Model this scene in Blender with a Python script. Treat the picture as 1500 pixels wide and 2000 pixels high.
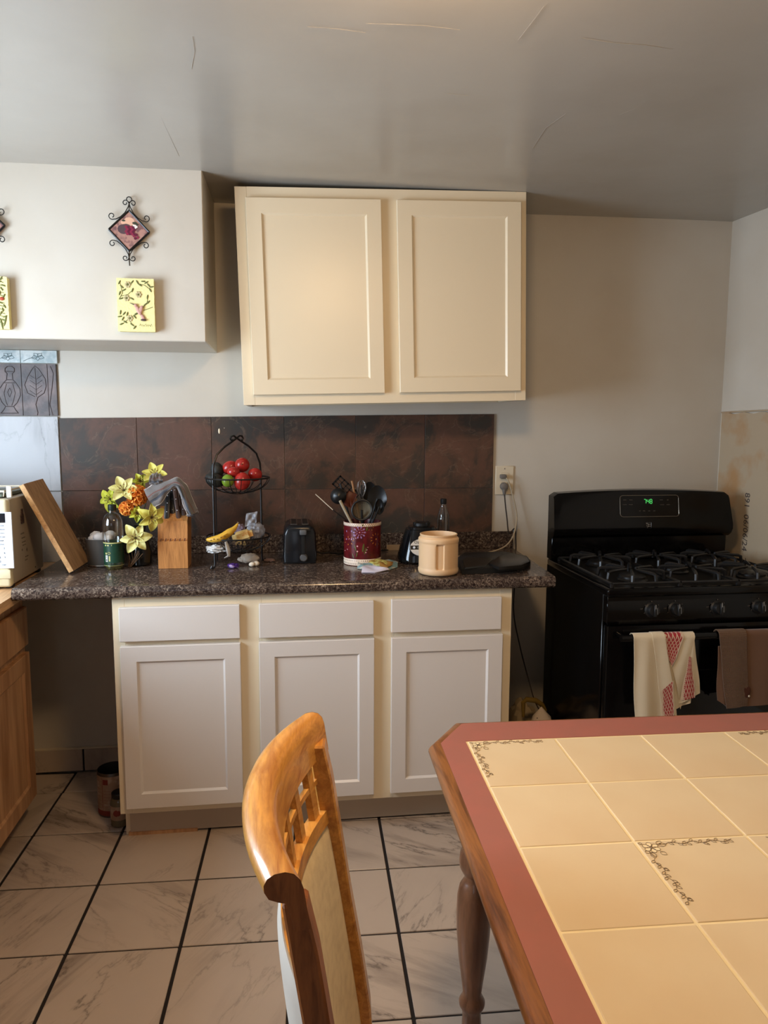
import bpy, bmesh, math, random
from mathutils import Vector, Matrix, noise
random.seed(7)
SC = bpy.context.scene
for o in list(bpy.data.objects): bpy.data.objects.remove(o)
R = math.radians; PI = math.pi; sin = math.sin; cos = math.cos

# ------------------------------------------------------------------ camera
CAM = Vector((0, -3.10011, 1.46429)); FPX = 1436.03
FWD = Vector((.12931936, .98440146, -.11929068)); UP = Vector((.01123388, .11883871, .99285002)); RT = Vector((.99153936, -.12973483, .0043095))
cd = bpy.data.cameras.new('camera'); cam = bpy.data.objects.new('camera', cd); SC.collection.objects.link(cam)
cd.sensor_fit = 'VERTICAL'; cd.sensor_height = 36; cd.lens = FPX/2000*36; cd.clip_start = .05
m3 = Matrix((RT, UP, -FWD)).transposed(); cam.matrix_world = Matrix.Translation(CAM) @ m3.to_4x4(); SC.camera = cam

# ------------------------------------------------------------------ world, light, exposure
W = bpy.data.worlds.new('world'); SC.world = W; W.use_nodes = True
W.node_tree.nodes['Background'].inputs[0].default_value = (.75, .87, 1, 1); W.node_tree.nodes['Background'].inputs[1].default_value = .6
SC.view_settings.view_transform = 'Standard'; SC.view_settings.look = 'None'; SC.view_settings.gamma = 1
SC.view_settings.use_curve_mapping = False; SC.view_settings.exposure = 0
def area(name, loc, to, sx, sy, power, col, spread=180):
    l = bpy.data.lights.new(name, 'AREA'); l.shape = 'RECTANGLE'; l.size = sx; l.size_y = sy; l.energy = power; l.color = col; l.spread = R(spread)
    o = bpy.data.objects.new(name, l); SC.collection.objects.link(o); o.location = loc
    o.rotation_euler = (Vector(to)-Vector(loc)).to_track_quat('-Z', 'Z').to_euler(); return o
area('window_daylight', (-1.66, -1.38, 1.5), (0, -1.38, 1.42), 1.2, .95, 84, (.68, .83, 1))
area('rear_fill', (-.9, -4.68, 1.5), (-.6, 0, 1.0), 1.0, 1.1, 4, (.80, .88, 1))  # added fill from behind; no window is built in that wall
LAMP_E = 84; LAMP_C = (1, .65, .33)

# ------------------------------------------------------------------ helpers
COL = SC.collection; ROOT = {}
def ray(x, y): return FWD + RT*((x-750)/FPX) + UP*((1000-y)/FPX)
def at(x, y, Y): d = ray(x, y); return CAM + d*((Y-CAM.y)/d.y)     # a pixel of the 1500x2000 photograph at depth plane Y
def onz(x, y, z): d = ray(x, y); return CAM + d*((z-CAM.z)/d.z)
def onx(x, y, X): d = ray(x, y); return CAM + d*((X-CAM.x)/d.x)
def rotz(a): return Matrix.Rotation(a, 4, 'Z')
def T(*v): return Matrix.Translation(Vector(v))
def frame(o, x, y):                                                 # matrix whose x, y axes are given
    x = Vector(x).normalized(); z = x.cross(Vector(y)).normalized(); y = z.cross(x)
    return Matrix.Translation(Vector(o)) @ Matrix((x, y, z)).transposed().to_4x4()
class G:
    def __init__(s): s.bm = bmesh.new()
    def add(s, vs, fs, M=None):
        b = [s.bm.verts.new((M @ Vector(v)) if M else v) for v in vs]
        for f in fs:
            try: s.bm.faces.new([b[i] for i in f])
            except ValueError: pass
        return b
    def box(s, x0, x1, y0, y1, z0, z1, bev=0, M=None, seg=1):
        t = bmesh.new(); bmesh.ops.create_cube(t, size=1)
        for v in t.verts: v.co = Vector((x0+(v.co.x+.5)*(x1-x0), y0+(v.co.y+.5)*(y1-y0), z0+(v.co.z+.5)*(z1-z0)))
        if bev: bmesh.ops.bevel(t, geom=t.edges[:], offset=bev, segments=seg, affect='EDGES', profile=.5)
        s.merge(t, M); return s
    def merge(s, t, M=None):
        t.verts.index_update(); s.add([v.co.copy() for v in t.verts], [[v.index for v in f.verts] for f in t.faces], M); t.free()
    def tube(s, pts, r, n=8, closed=False, M=None, flat=1):
        pts = [Vector(p) for p in pts]; N = len(pts); rs = r if isinstance(r, (list, tuple)) else [r]*N
        vs = []; up = None
        for i, p in enumerate(pts):
            a = pts[(i-1) % N] if (closed or i) else p; b = pts[(i+1) % N] if (closed or i < N-1) else p
            d = (b-a).normalized()
            if up is None: up = d.orthogonal().normalized()
            up = (up-d*up.dot(d))
            up = up.normalized() if up.length > 1e-6 else d.orthogonal().normalized()
            q = d.cross(up)
            for k in range(n): an = 2*PI*k/n; vs.append(p+(up*cos(an)+q*sin(an)*flat)*rs[i])
        fs = []
        for i in range(N if closed else N-1):
            for k in range(n): j = (i+1) % N; fs.append((i*n+k, i*n+(k+1) % n, j*n+(k+1) % n, j*n+k))
        if not closed: fs += [tuple(range(n))[::-1], tuple((N-1)*n+k for k in range(n))]
        s.add(vs, fs, M); return s
    def lathe(s, prof, n=24, M=None, cap=True, ang=None):
        vs = []; fs = []; N = len(prof)
        for r, z in prof:
            for k in range(n): vs.append((max(r, 1e-5)*cos(2*PI*k/n), max(r, 1e-5)*sin(2*PI*k/n), z))
        for i in range(N-1):
            for k in range(n): fs.append((i*n+k, i*n+(k+1) % n, (i+1)*n+(k+1) % n, (i+1)*n+k))
        if cap: fs += [tuple(range(n))[::-1], tuple((N-1)*n+k for k in range(n))]
        s.add(vs, fs, M); return s
    def prism(s, poly, z0, z1, M=None):
        n = len(poly); s.add([(x, y, z0) for x, y in poly]+[(x, y, z1) for x, y in poly],
            [tuple(range(n))[::-1], tuple(range(n, 2*n))]+[(i, (i+1) % n, n+(i+1) % n, n+i) for i in range(n)], M); return s
    def ell(s, c, r, M=None, n=16, m=10, amp=0, fr=8):
        vs = []; fs = []; c = Vector(c)
        for i in range(m+1):
            for k in range(n):
                a = PI*i/m; b = 2*PI*k/n; d = Vector((sin(a)*cos(b), sin(a)*sin(b), cos(a)))
                q = 1+(amp*noise.noise(d*fr+c*9) if amp else 0)
                v = Vector((d.x*r[0]*q, d.y*r[1]*q, d.z*r[2]*q)); vs.append((M.to_3x3() @ v if M else v)+c)
        for i in range(m):
            for k in range(n): fs.append((i*n+k, (i+1)*n+k, (i+1)*n+(k+1) % n, i*n+(k+1) % n))
        s.add(vs, fs); return s
    def sheet(s, f, nu, nv, th=0, uv=False):                        # surface f(u,v), optionally thickened
        P = [[Vector(f(i/nu, j/nv)) for j in range(nv+1)] for i in range(nu+1)]
        def nrm(i, j):
            a = P[min(i+1, nu)][j]-P[max(i-1, 0)][j]; b = P[i][min(j+1, nv)]-P[i][max(j-1, 0)]; c = a.cross(b)
            return c.normalized() if c.length > 1e-9 else Vector((0, 0, 1))
        w = nv+1
        vs = [P[i][j]+(nrm(i, j)*th/2 if th else Vector()) for i in range(nu+1) for j in range(nv+1)]
        fs = [(i*w+j, (i+1)*w+j, (i+1)*w+j+1, i*w+j+1) for i in range(nu) for j in range(nv)]
        uvs = [(i/nu, j/nv) for i in range(nu+1) for j in range(nv+1)]
        if th:
            o = len(vs); vs += [P[i][j]-nrm(i, j)*th/2 for i in range(nu+1) for j in range(nv+1)]; uvs = uvs*2
            fs += [(o+i*w+j, o+i*w+j+1, o+(i+1)*w+j+1, o+(i+1)*w+j) for i in range(nu) for j in range(nv)]
            rim = [i*w for i in range(nu+1)]+[nu*w+j for j in range(1, w)]+[i*w+nv for i in range(nu-1, -1, -1)]+[j for j in range(nv-1, 0, -1)]
            fs += [(rim[k], o+rim[k], o+rim[(k+1) % len(rim)], rim[(k+1) % len(rim)]) for k in range(len(rim))]
        b = s.add(vs, fs)
        if uv:
            L = s.bm.loops.layers.uv.verify(); d = {v: q for v, q in zip(b, uvs)}
            for v in b:
                for l in v.link_loops: l[L].uv = d[v]
        return s
def obj(name, g, mat, parent=None, smooth=True, label=None, loc=None, ang=38):
    me = bpy.data.meshes.new(name); bmesh.ops.recalc_face_normals(g.bm, faces=g.bm.faces) if not getattr(g, 'keep', 0) else None
    if parent is not None: g.bm.transform(ROOT[parent.name].inverted())
    elif loc is not None: g.bm.transform(Matrix.Translation(-Vector(loc)))
    g.bm.to_mesh(me); g.bm.free()
    if mat: me.materials.append(mat)
    if smooth:
        for p in me.polygons: p.use_smooth = True
        me.set_sharp_from_angle(angle=R(ang))
    o = bpy.data.objects.new(name, me); COL.objects.link(o)
    if parent is not None: o.parent = parent; ROOT[o.name] = ROOT[parent.name]
    else:
        if loc is not None: o.location = loc
        ROOT[o.name] = Matrix.Translation(Vector(loc)) if loc is not None else Matrix()
    if label: o['label'] = label
    return o
def tag(o, label=None, cat=None, group=None, kind=None):
    for k, v in (('label', label), ('category', cat), ('group', group), ('kind', kind)):
        if v: o[k] = v
    return o
def thing(name, label, cat, loc=(0, 0, 0), rz=0, group=None):
    o = bpy.data.objects.new(name, None); COL.objects.link(o); o.empty_display_size = .05
    o.location = loc; o.rotation_euler = (0, 0, rz); ROOT[o.name] = T(*loc) @ rotz(rz)
    return tag(o, label, cat, group)
def single(name, g, mat, label, cat, loc, group=None, **k): return tag(obj(name, g, mat, loc=loc, **k), label, cat, group)
def struct(name, g, mat, **k): return tag(obj(name, g, mat, **k), kind='structure')
def text(s, size, M, mat, name='lettering', parent=None, ext=.0002, sx=1, align='CENTER'):
    c = bpy.data.curves.new('t', 'FONT'); c.body = s; c.size = size; c.extrude = ext; c.align_x = align; c.align_y = 'CENTER'; c.resolution_u = 2
    t = bpy.data.objects.new('t', c); COL.objects.link(t); dg = bpy.context.evaluated_depsgraph_get()
    me = bpy.data.meshes.new_from_object(t.evaluated_get(dg)); bpy.data.objects.remove(t)
    g = G(); g.bm.from_mesh(me); g.bm.transform(M @ Matrix.Diagonal((sx, 1, 1, 1))); g.keep = 1
    return obj(name, g, mat, parent, smooth=False)

# ------------------------------------------------------------------ materials
def srgb(r, g, b): return tuple(((c/255)/12.92 if c/255 <= .04045 else ((c/255+.055)/1.055)**2.4) for c in (r, g, b))+(1,)
def mat(name, col, rough=.5, metal=0, spec=.5, noise_=None, bump=None, trans=0, emis=None, coat=0, alpha=1, sheen=0, sss=0, ior=1.45):
    m = bpy.data.materials.new(name); m.use_nodes = True; nt = m.node_tree; p = nt.nodes['Principled BSDF']
    c = srgb(*col) if max(col[:3]) > 1 else tuple(col[:3])+(1,)
    p.inputs['Base Color'].default_value = c; p.inputs['Roughness'].default_value = rough; p.inputs['Metallic'].default_value = metal
    p.inputs['Specular IOR Level'].default_value = spec; p.inputs['Transmission Weight'].default_value = trans; p.inputs['Coat Weight'].default_value = coat
    p.inputs['Coat Roughness'].default_value = .08; p.inputs['Alpha'].default_value = alpha; p.inputs['IOR'].default_value = ior
    if sheen: p.inputs['Sheen Weight'].default_value = sheen
    if sss: p.inputs['Subsurface Weight'].default_value = sss; p.inputs['Subsurface Radius'].default_value = (.02, .012, .006)
    if emis: p.inputs['Emission Color'].default_value = tuple(emis[0])+(1,); p.inputs['Emission Strength'].default_value = emis[1]
    tc = nt.nodes.new('ShaderNodeTexCoord')
    if noise_:                                                      # (scale, second colour, lo, hi)
        n = nt.nodes.new('ShaderNodeTexNoise'); n.inputs['Scale'].default_value = noise_[0]; n.inputs['Detail'].default_value = 6
        r = nt.nodes.new('ShaderNodeMapRange'); r.inputs[1].default_value = noise_[2]; r.inputs[2].default_value = noise_[3]
        x = nt.nodes.new('ShaderNodeMix'); x.data_type = 'RGBA'; x.inputs[6].default_value = c; x.inputs[7].default_value = srgb(*noise_[1])
        nt.links.new(tc.outputs['Object'], n.inputs['Vector']); nt.links.new(n.outputs['Fac'], r.inputs[0]); nt.links.new(r.outputs[0], x.inputs[0]); nt.links.new(x.outputs[2], p.inputs['Base Color'])
    if bump:                                                        # (scale, strength, distance)
        n = nt.nodes.new('ShaderNodeTexNoise'); n.inputs['Scale'].default_value = bump[0]; n.inputs['Detail'].default_value = 5
        b = nt.nodes.new('ShaderNodeBump'); b.inputs['Strength'].default_value = bump[1]; b.inputs['Distance'].default_value = bump[2]
        nt.links.new(tc.outputs['Object'], n.inputs['Vector']); nt.links.new(n.outputs['Fac'], b.inputs['Height']); nt.links.new(b.outputs[0], p.inputs['Normal'])
    return m
class NT:
    def __init__(s, m): s.m = m; s.t = m.node_tree; s.p = s.t.nodes['Principled BSDF']
    def n(s, typ, **k):
        x = s.t.nodes.new('ShaderNode'+typ)
        for a, v in k.items(): setattr(x, a, v)
        return x
    def l(s, a, b): s.t.links.new(a, b)
    def ramp(s, fac, stops):
        r = s.n('ValToRGB'); e = r.color_ramp.elements
        while len(e) < len(stops): e.new(.5)
        for i, (p, c) in enumerate(stops): e[i].position = p; e[i].color = c if len(c) == 4 else srgb(*c)
        s.l(fac, r.inputs[0]); return r.outputs[0]
    def noise(s, vec, scale, detail=6, dist=0, rough=.55):
        n = s.n('TexNoise'); n.inputs['Scale'].default_value = scale; n.inputs['Detail'].default_value = detail; n.inputs['Distortion'].default_value = dist; n.inputs['Roughness'].default_value = rough
        s.l(vec, n.inputs['Vector']); return n.outputs['Fac']
    def mix(s, fac, a, b, mode='MIX'):
        x = s.n('Mix'); x.data_type = 'RGBA'; x.blend_type = mode
        for v, i in ((fac, 0), (a, 6), (b, 7)):
            if isinstance(v, (int, float)): x.inputs[i].default_value = v
            elif isinstance(v, tuple): x.inputs[i].default_value = v if len(v) == 4 else srgb(*v)
            else: s.l(v, x.inputs[i])
        return x.outputs[2]
    def math(s, op, a, b=0, c=0):
        x = s.n('Math'); x.operation = op
        for i, v in enumerate((a, b, c)):
            if isinstance(v, (int, float)): x.inputs[i].default_value = v
            else: s.l(v, x.inputs[i])
        return x.outputs[0]
    def bump(s, h, st, d=.002):
        b = s.n('Bump'); b.inputs['Strength'].default_value = st; b.inputs['Distance'].default_value = d; s.l(h, b.inputs['Height']); s.l(b.outputs[0], s.p.inputs['Normal'])
    def perobj(s, mul=13, rot=0):                                   # object coords shifted by a random amount per object
        tc = s.n('TexCoord'); oi = s.n('ObjectInfo'); v = s.n('VectorMath'); v.operation = 'SCALE'
        cx = s.n('CombineXYZ'); s.l(oi.outputs['Random'], cx.inputs[0]); s.l(s.math('FRACT', s.math('MULTIPLY', oi.outputs['Random'], 7.31)), cx.inputs[1]); s.l(s.math('FRACT', s.math('MULTIPLY', oi.outputs['Random'], 23.7)), cx.inputs[2])
        s.l(cx.outputs[0], v.inputs[0]); v.inputs['Scale'].default_value = mul
        src = tc.outputs['Object']
        if rot:
            vr = s.n('VectorRotate'); vr.rotation_type = 'Z_AXIS'; s.l(src, vr.inputs['Vector']); s.l(s.math('MULTIPLY', s.math('ROUND', s.math('MULTIPLY', oi.outputs['Random'], 7)), PI/2), vr.inputs['Angle']); src = vr.outputs[0]
        a = s.n('VectorMath'); s.l(src, a.inputs[0]); s.l(v.outputs[0], a.inputs[1]); return a.outputs[0], oi.outputs['Random']
    def scaled(s, vec, sc):
        mp = s.n('Mapping'); mp.inputs['Scale'].default_value = sc; s.l(vec, mp.inputs['Vector']); return mp.outputs[0]
def wood(name, dark, light, rough=.4, sc=(2, 30, 30), knots=False, coat=0):
    m = mat(name, light, rough, coat=coat); t = NT(m); tc = t.n('TexCoord'); v = t.scaled(tc.outputs['Object'], sc)
    f = t.noise(v, 1.6, 8, 1.2, .6); c = t.ramp(f, [(.3, dark), (.52, light), (.75, tuple(min(255, int(x*1.12)) for x in light))])
    f2 = t.noise(t.scaled(tc.outputs['Object'], tuple(x*5 for x in sc)), 2, 4); c = t.mix(t.math('MULTIPLY', t.ramp(f2, [(.45, (0, 0, 0)), (.62, (255, 255, 255))]), .25), c, dark)
    t.l(c, t.p.inputs['Base Color']); t.bump(f2, .15, .0006); return m
def marble(name, base, vein, mul=13):
    m = mat(name, base, .28); t = NT(m); v, rnd = t.perobj(mul, 1)
    w = t.n('VectorRotate'); w.rotation_type = 'Z_AXIS'; w.inputs['Angle'].default_value = .55; t.l(v, w.inputs['Vector']); v2 = w.outputs[0]
    n1 = t.noise(t.scaled(v2, (.55, 1.7, 1)), 2.0, 9, .35, .6); k = t.math('ABSOLUTE', t.math('SUBTRACT', n1, .5))
    c1 = t.ramp(k, [(.0, (255, 255, 255)), (.006, (140, 140, 140)), (.02, (0, 0, 0))])
    msk = t.ramp(t.noise(v2, 1.6, 3), [(.42, (0, 0, 0)), (.6, (255, 255, 255))])
    n2 = t.noise(t.scaled(v2, (.5, 3.2, 1)), 2.6, 8, .5, .6); c2 = t.ramp(n2, [(.48, (0, 0, 0)), (.66, (235, 235, 235))])
    n3 = t.noise(v, 9, 5); base2 = t.mix(t.math('MULTIPLY', n3, .5), base, tuple(int(x*.9) for x in base))
    c = t.mix(t.math('MULTIPLY', t.math('MULTIPLY', c2, msk), .85), base2, vein); c = t.mix(t.math('MULTIPLY', t.math('MULTIPLY', c1, t.math('ADD', t.math('MULTIPLY', msk, .8), .2)), .7), c, tuple(int(x*.72) for x in vein))
    t.l(c, t.p.inputs['Base Color']); t.bump(n3, .05, .001); return m
def slate(name):
    m = mat(name, (70, 48, 38), .52); t = NT(m); v, rnd = t.perobj(11)
    n1 = t.noise(v, 5.5, 9, .5, .62); c = t.ramp(n1, [(.34, (54, 51, 44)), (.44, (62, 50, 41)), (.52, (92, 62, 46)), (.7, (108, 70, 54))])
    n2 = t.noise(v, 70, 6); c = t.mix(t.math('MULTIPLY', n2, .55), c, (54, 44, 38))
    k = t.math('ABSOLUTE', t.math('SUBTRACT', t.noise(v, 4, 8, 2.0), .5)); c = t.mix(t.math('MULTIPLY', t.ramp(k, [(0, (255, 255, 255)), (.01, (0, 0, 0))]), .35), c, (122, 100, 80))
    t.l(c, t.p.inputs['Base Color']); t.bump(t.math('ADD', n1, t.math('MULTIPLY', n2, .4)), .22, .002); return m
def granite(name):
    m = mat(name, (80, 70, 64), .16, spec=.5); t = NT(m); tc = t.n('TexCoord'); v = tc.outputs['Object']
    n1 = t.noise(v, 115, 5, .8, .7); c = t.ramp(n1, [(.36, (20, 16, 16)), (.46, (64, 50, 44)), (.54, (104, 88, 76)), (.63, (146, 130, 114)), (.72, (176, 164, 150))])
    n2 = t.noise(v, 14, 4, 1); c = t.mix(t.math('MULTIPLY', t.ramp(n2, [(.42, (255, 255, 255)), (.6, (0, 0, 0))]), .5), c, (44, 34, 31))
    t.l(c, t.p.inputs['Base Color']); return m
def clear(name, tint=(.95, .97, .96), gl=.12, rough=.03):             # thin-walled clear plastic or glass
    m = bpy.data.materials.new(name); m.use_nodes = True; t = m.node_tree; t.nodes.remove(t.nodes['Principled BSDF']); out = t.nodes['Material Output']
    a = t.nodes.new('ShaderNodeBsdfTransparent'); a.inputs[0].default_value = tint+(1,); b = t.nodes.new('ShaderNodeBsdfGlossy'); b.inputs['Roughness'].default_value = rough
    lw = t.nodes.new('ShaderNodeLayerWeight'); lw.inputs[0].default_value = .35; mm = t.nodes.new('ShaderNodeMath'); mm.operation = 'MULTIPLY_ADD'; mm.inputs[1].default_value = .55; mm.inputs[2].default_value = gl*.5
    x = t.nodes.new('ShaderNodeMixShader'); t.links.new(lw.outputs['Fresnel'], mm.inputs[0]); t.links.new(mm.outputs[0], x.inputs[0]); t.links.new(a.outputs[0], x.inputs[1]); t.links.new(b.outputs[0], x.inputs[2]); t.links.new(x.outputs[0], out.inputs[0]); return m

M_wall = mat('wall_paint', (204, 197, 184), .45, noise_=(3, (198, 189, 174), .4, .7), bump=(60, .12, .002))
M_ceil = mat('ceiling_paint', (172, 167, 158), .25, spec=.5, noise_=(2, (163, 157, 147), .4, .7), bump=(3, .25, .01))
M_cab = mat('cabinet_paint', (226, 210, 180), .33, bump=(90, .05, .001))
M_cabw = mat('door_white', (216, 208, 200), .30, bump=(90, .05, .001))  # base doors and drawer fronts, whiter than the cream frame
M_drywall = mat('bare_drywall', (176, 158, 132), .85, noise_=(5, (172, 134, 92), .5, .66), bump=(40, .3, .002))
M_floor = marble('floor_marble', (192, 174, 157), (112, 96, 86))
M_whitetile = marble('white_marble', (186, 188, 192), (96, 94, 98))
M_grout = mat('dark_grout', (30, 23, 20), .9)
M_slate = slate('slate_tile'); M_granite = granite('granite_laminate')
M_relief = mat('relief_tile', (122, 106, 104), .45, noise_=(16, (82, 76, 78), .35, .6), bump=(50, .4, .003))
M_accent = mat('glass_accent', (168, 184, 188), .2, noise_=(30, (206, 214, 214), .4, .6))
M_oak = wood('oak_cabinet', (150, 106, 72), (190, 146, 106), .42, (9, 9, .8))
M_butcher = wood('butcher_block', (160, 112, 74), (208, 166, 122), .35, (20, 1.5, 20))
M_board = wood('board_wood', (120, 88, 58), (158, 122, 86), .6, (5, 30, 5))
M_boardedge = wood('board_edge', (176, 126, 78), (214, 168, 112), .5, (20, 20, 20))
M_block = wood('block_wood', (150, 96, 48), (186, 126, 68), .45, (60, 60, 4))
M_chair = wood('honey_maple', (172, 106, 40), (212, 152, 72), .36, (30, 4, 30), coat=.4)
M_chairend = wood('dark_maple_end', (112, 62, 30), (146, 88, 46), .4, (40, 40, 6))
M_tablewood = wood('table_oak', (78, 42, 18), (136, 84, 40), .38, (30, 2.2, 30), coat=.15)
M_legwood = wood('table_leg_wood', (92, 58, 38), (126, 84, 58), .3, (16, 16, 2), coat=.4)
M_pink = mat('dusty_pink_paint', (158, 100, 88), .5, noise_=(14, (162, 100, 88), .45, .6), bump=(40, .06, .001))
M_ttile = mat('cream_tile', (222, 202, 166), .3, noise_=(3, (216, 192, 154), .4, .65))
M_tgrout = mat('cream_grout', (240, 222, 178), .7)
M_ink = mat('brown_print', (128, 106, 78), .4); M_inklight = mat('pale_print', (244, 226, 184), .4)
M_black = mat('black_enamel', (7, 6, 6), .14, spec=.3); M_blackm = mat('black_matte', (16, 15, 14), .5)
M_iron = mat('cast_iron', (24, 23, 23), .38, spec=.6, bump=(120, .2, .001)); M_wire = mat('black_wire', (14, 12, 12), .35)
M_glassk = mat('dark_oven_glass', (8, 8, 8), .05); M_chrome = mat('chrome', (190, 190, 192), .2, metal=1)
M_greyplug = mat('grey_plug', (112, 106, 100), .5); M_white = mat('white_plastic', (224, 220, 210), .4); M_ivory = mat('ivory_plastic', (216, 202, 176), .4)
M_cream = mat('microwave_cream', (214, 204, 170), .38); M_panelw = mat('control_panel_white', (214, 222, 232), .35)
M_mwside = mat('microwave_side', (168, 154, 134), .5); M_darkglass = mat('display_black', (14, 20, 28), .15); M_print = mat('grey_print', (96, 100, 110), .5)
M_green = mat('digit_green', (20, 90, 30), .5, emis=((.12, 1, .2), .8)); M_dimprint = mat('dim_print', (92, 84, 74), .5)
M_pad = mat('cream_upholstery', (226, 204, 158), .75, noise_=(60, (212, 188, 142), .4, .7), bump=(300, .2, .001), sheen=.2)
M_padback = mat('back_upholstery', (208, 198, 184), .8)
C_ = clear('clear_plastic'); C_glass = clear('clear_glass', gl=.2); C_bag = clear('bag_film', (.86, .87, .9), .5, .25)

# ------------------------------------------------------------------ room shell
X0, X1, YB = -1.54, 1.93, -4.75
fl = struct('floor', G().box(X0-.1, X1+.1, YB-.1, .1, -.06, -.004), M_grout, smooth=False)
ga = R(-1.804); go = Vector((-.89582, .12599, 0)); S = .31
tg = G(); tg.box(-S/2+.0050, S/2-.0050, -S/2+.0036, S/2-.0036, -.01, 0, .0015); tile0 = obj('tile', tg, M_floor, smooth=False); tile0.parent = fl
first = True
for i in range(-3, 11):
    for j in range(0, 17):
        c = go + rotz(ga) @ Vector(((i+.5)*S, -(j+.5)*S, 0))
        if not (X0+.1 < c.x < X1+.1) and not (abs(c.x-X0) < .16 or abs(c.x-X1) < .16): continue
        if c.x < X0-.12 or c.x > X1+.13 or c.y < YB or c.y > .02: continue
        o = tile0 if first else tile0.copy()
        if not first: COL.objects.link(o)
        first = False; o.parent = fl; sx = sy = 1
        lo, hi = c.x-S/2, c.x+S/2; nlo, nhi = max(lo, X0+.006), min(hi, X1-.006); ytop = min(c.y+S/2, -.014)
        sx = (nhi-nlo)/S; sy = (ytop-(c.y-S/2))/S
        if sx < .08 or sy < .08: o.hide_render = False; o.scale = (.05, .05, 1); o.location = (0, -2, -.03); continue
        o.location = ((nlo+nhi)/2, (ytop+c.y-S/2)/2, random.uniform(-.0006, .0006)); o.rotation_euler = (0, 0, ga+random.uniform(-.002, .002)); o.scale = (sx, sy, 1)
wb = struct('wall_back', G().box(X0-.1, X1+.1, 0, .1, -.06, 2.45), M_wall, smooth=False)
g = G(); g.box(X0-.12, X0, YB-.1, -2.0, -.06, 2.45); g.box(X0-.12, X0, -.75, 0, -.06, 2.45); g.box(X0-.12, X0, -2.0, -.75, -.06, 1.0); g.box(X0-.12, X0, -2.0, -.75, 2.0, 2.45)
struct('wall_left', g, M_wall, smooth=False)
g = G(); g.box(X0-.08, X0-.03, -2.0, -1.95, 1.0, 2.0); g.box(X0-.08, X0-.03, -.8, -.75, 1.0, 2.0); g.box(X0-.08, X0-.03, -1.95, -.8, 1.0, 1.05); g.box(X0-.08, X0-.03, -1.95, -.8, 1.95, 2.0); g.box(X0-.07, X0-.04, -1.39, -1.36, 1.05, 1.95)
struct('window_1', g, M_cab, smooth=False)
wr = struct('wall_right', G().box(X1, X1+.1, YB-.1, 0, -.06, 2.45), M_wall, smooth=False)
struct('wall_front', G().box(X0-.1, X1+.1, YB-.1, YB, -.06, 2.45), mat('rear_wall_paint', (128, 110, 92), .6), smooth=False)
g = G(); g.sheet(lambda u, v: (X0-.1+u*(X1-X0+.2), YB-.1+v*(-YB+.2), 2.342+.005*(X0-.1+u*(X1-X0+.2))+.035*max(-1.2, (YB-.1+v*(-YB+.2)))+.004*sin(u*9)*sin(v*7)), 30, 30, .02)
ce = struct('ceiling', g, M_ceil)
def ceilz(x, y): return 2.342+.005*x+.035*max(-1.2, y)
g = G(); g.box(X0, -.2775, -.42, 0, 1.745, 2.36, .003)
struct('wall_soffit', g, M_wall, smooth=False)
# paint ridges and a crack on the ceiling
g = G()
for seg in (((714, 46), (760, 47), (830, 50), (898, 58)), ((600, 52), (660, 56), (714, 64)), ((376, 72), (380, 100), (374, 135)), ((272, 140), (300, 195), (322, 245), (350, 305)), ((1062, 12), (1040, 42), (1012, 78)), ((1135, 74), (1200, 84), (1260, 88), (1315, 96)), ((868, 182), (915, 187)), ((1105, 222), (1066, 250), (1040, 290)), ((1262, 196), (1240, 212), (1210, 224))):
    pts = []
    for (x, y) in seg: p = onz(x, y, 2.30); p = onz(x, y, ceilz(p.x, p.y)-.0095); pts.append(p)
    g.tube(pts, .0006, 5, False, None, .5)
tag(obj('paint_ridge', g, M_ceil, ce), kind='stuff')

# back wall tiles
def walltile(name, x0, x1, z0, z1, m, th=.009, parent=wb, gap=.0007, bev=.0008):
    return obj(name, G().box(x0+gap, x1-gap, -th, .0, z0+gap, z1-gap, bev), m, parent, smooth=False)
xs = [-.9, -.603, -.308, -.012, .284, .58, .882]
for i in range(6):
    t0 = 1.483+.0045*i
    g = G(); g.box(xs[i]+.0007, xs[i+1]-.0007, -.009, 0, 1.1907, t0-.0007, .0008)
    for v in g.bm.verts:
        if v.co.z > 1.4: v.co.z += .0045*((v.co.x-xs[i])/(xs[i+1]-xs[i])-.5)
    obj('slate_tile', g, M_slate, wb, smooth=False); walltile('slate_tile', xs[i], xs[i+1], .94, 1.19, M_slate)
for x0, x1 in ((-1.5, -1.203), (-1.2, -.903)):
    walltile('marble_tile', x0, x1, 1.19, 1.487, M_whitetile, .012); walltile('marble_tile', x0, x1, .90, 1.187, M_whitetile, .012)
xa, xb_, xc = at(45, 760, 0).x, at(96, 760, 0).x, at(113, 760, 0).x
rt1 = walltile('relief_tile', xa-.13, xa, 1.489, 1.692, M_relief, .012); walltile('relief_tile', xa-.262, xa-.132, 1.489, 1.692, M_relief, .012)
rt2 = walltile('relief_tile', xa, xb_, 1.489, 1.692, M_relief, .012); rt3 = walltile('relief_tile', xb_, xc, 1.489, 1.692, M_relief, .012)
xa2 = at(43, 695, 0).x
acc = []
for k in range(3): acc.append(walltile('accent_tile', xa2+.135-.137*(k+1), xa2+.135-.137*k, 1.694, 1.744, M_accent, .014))
M_reliefline = mat('relief_line', (70, 58, 58), .5); M_accline = mat('accent_line', (104, 124, 128), .3)
def P2(pts, y=-.0125): return [Vector((p.x, y, p.z)) for p in (at(a, b, 0) for a, b in pts)]
g = G()   # vase in relief
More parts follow.
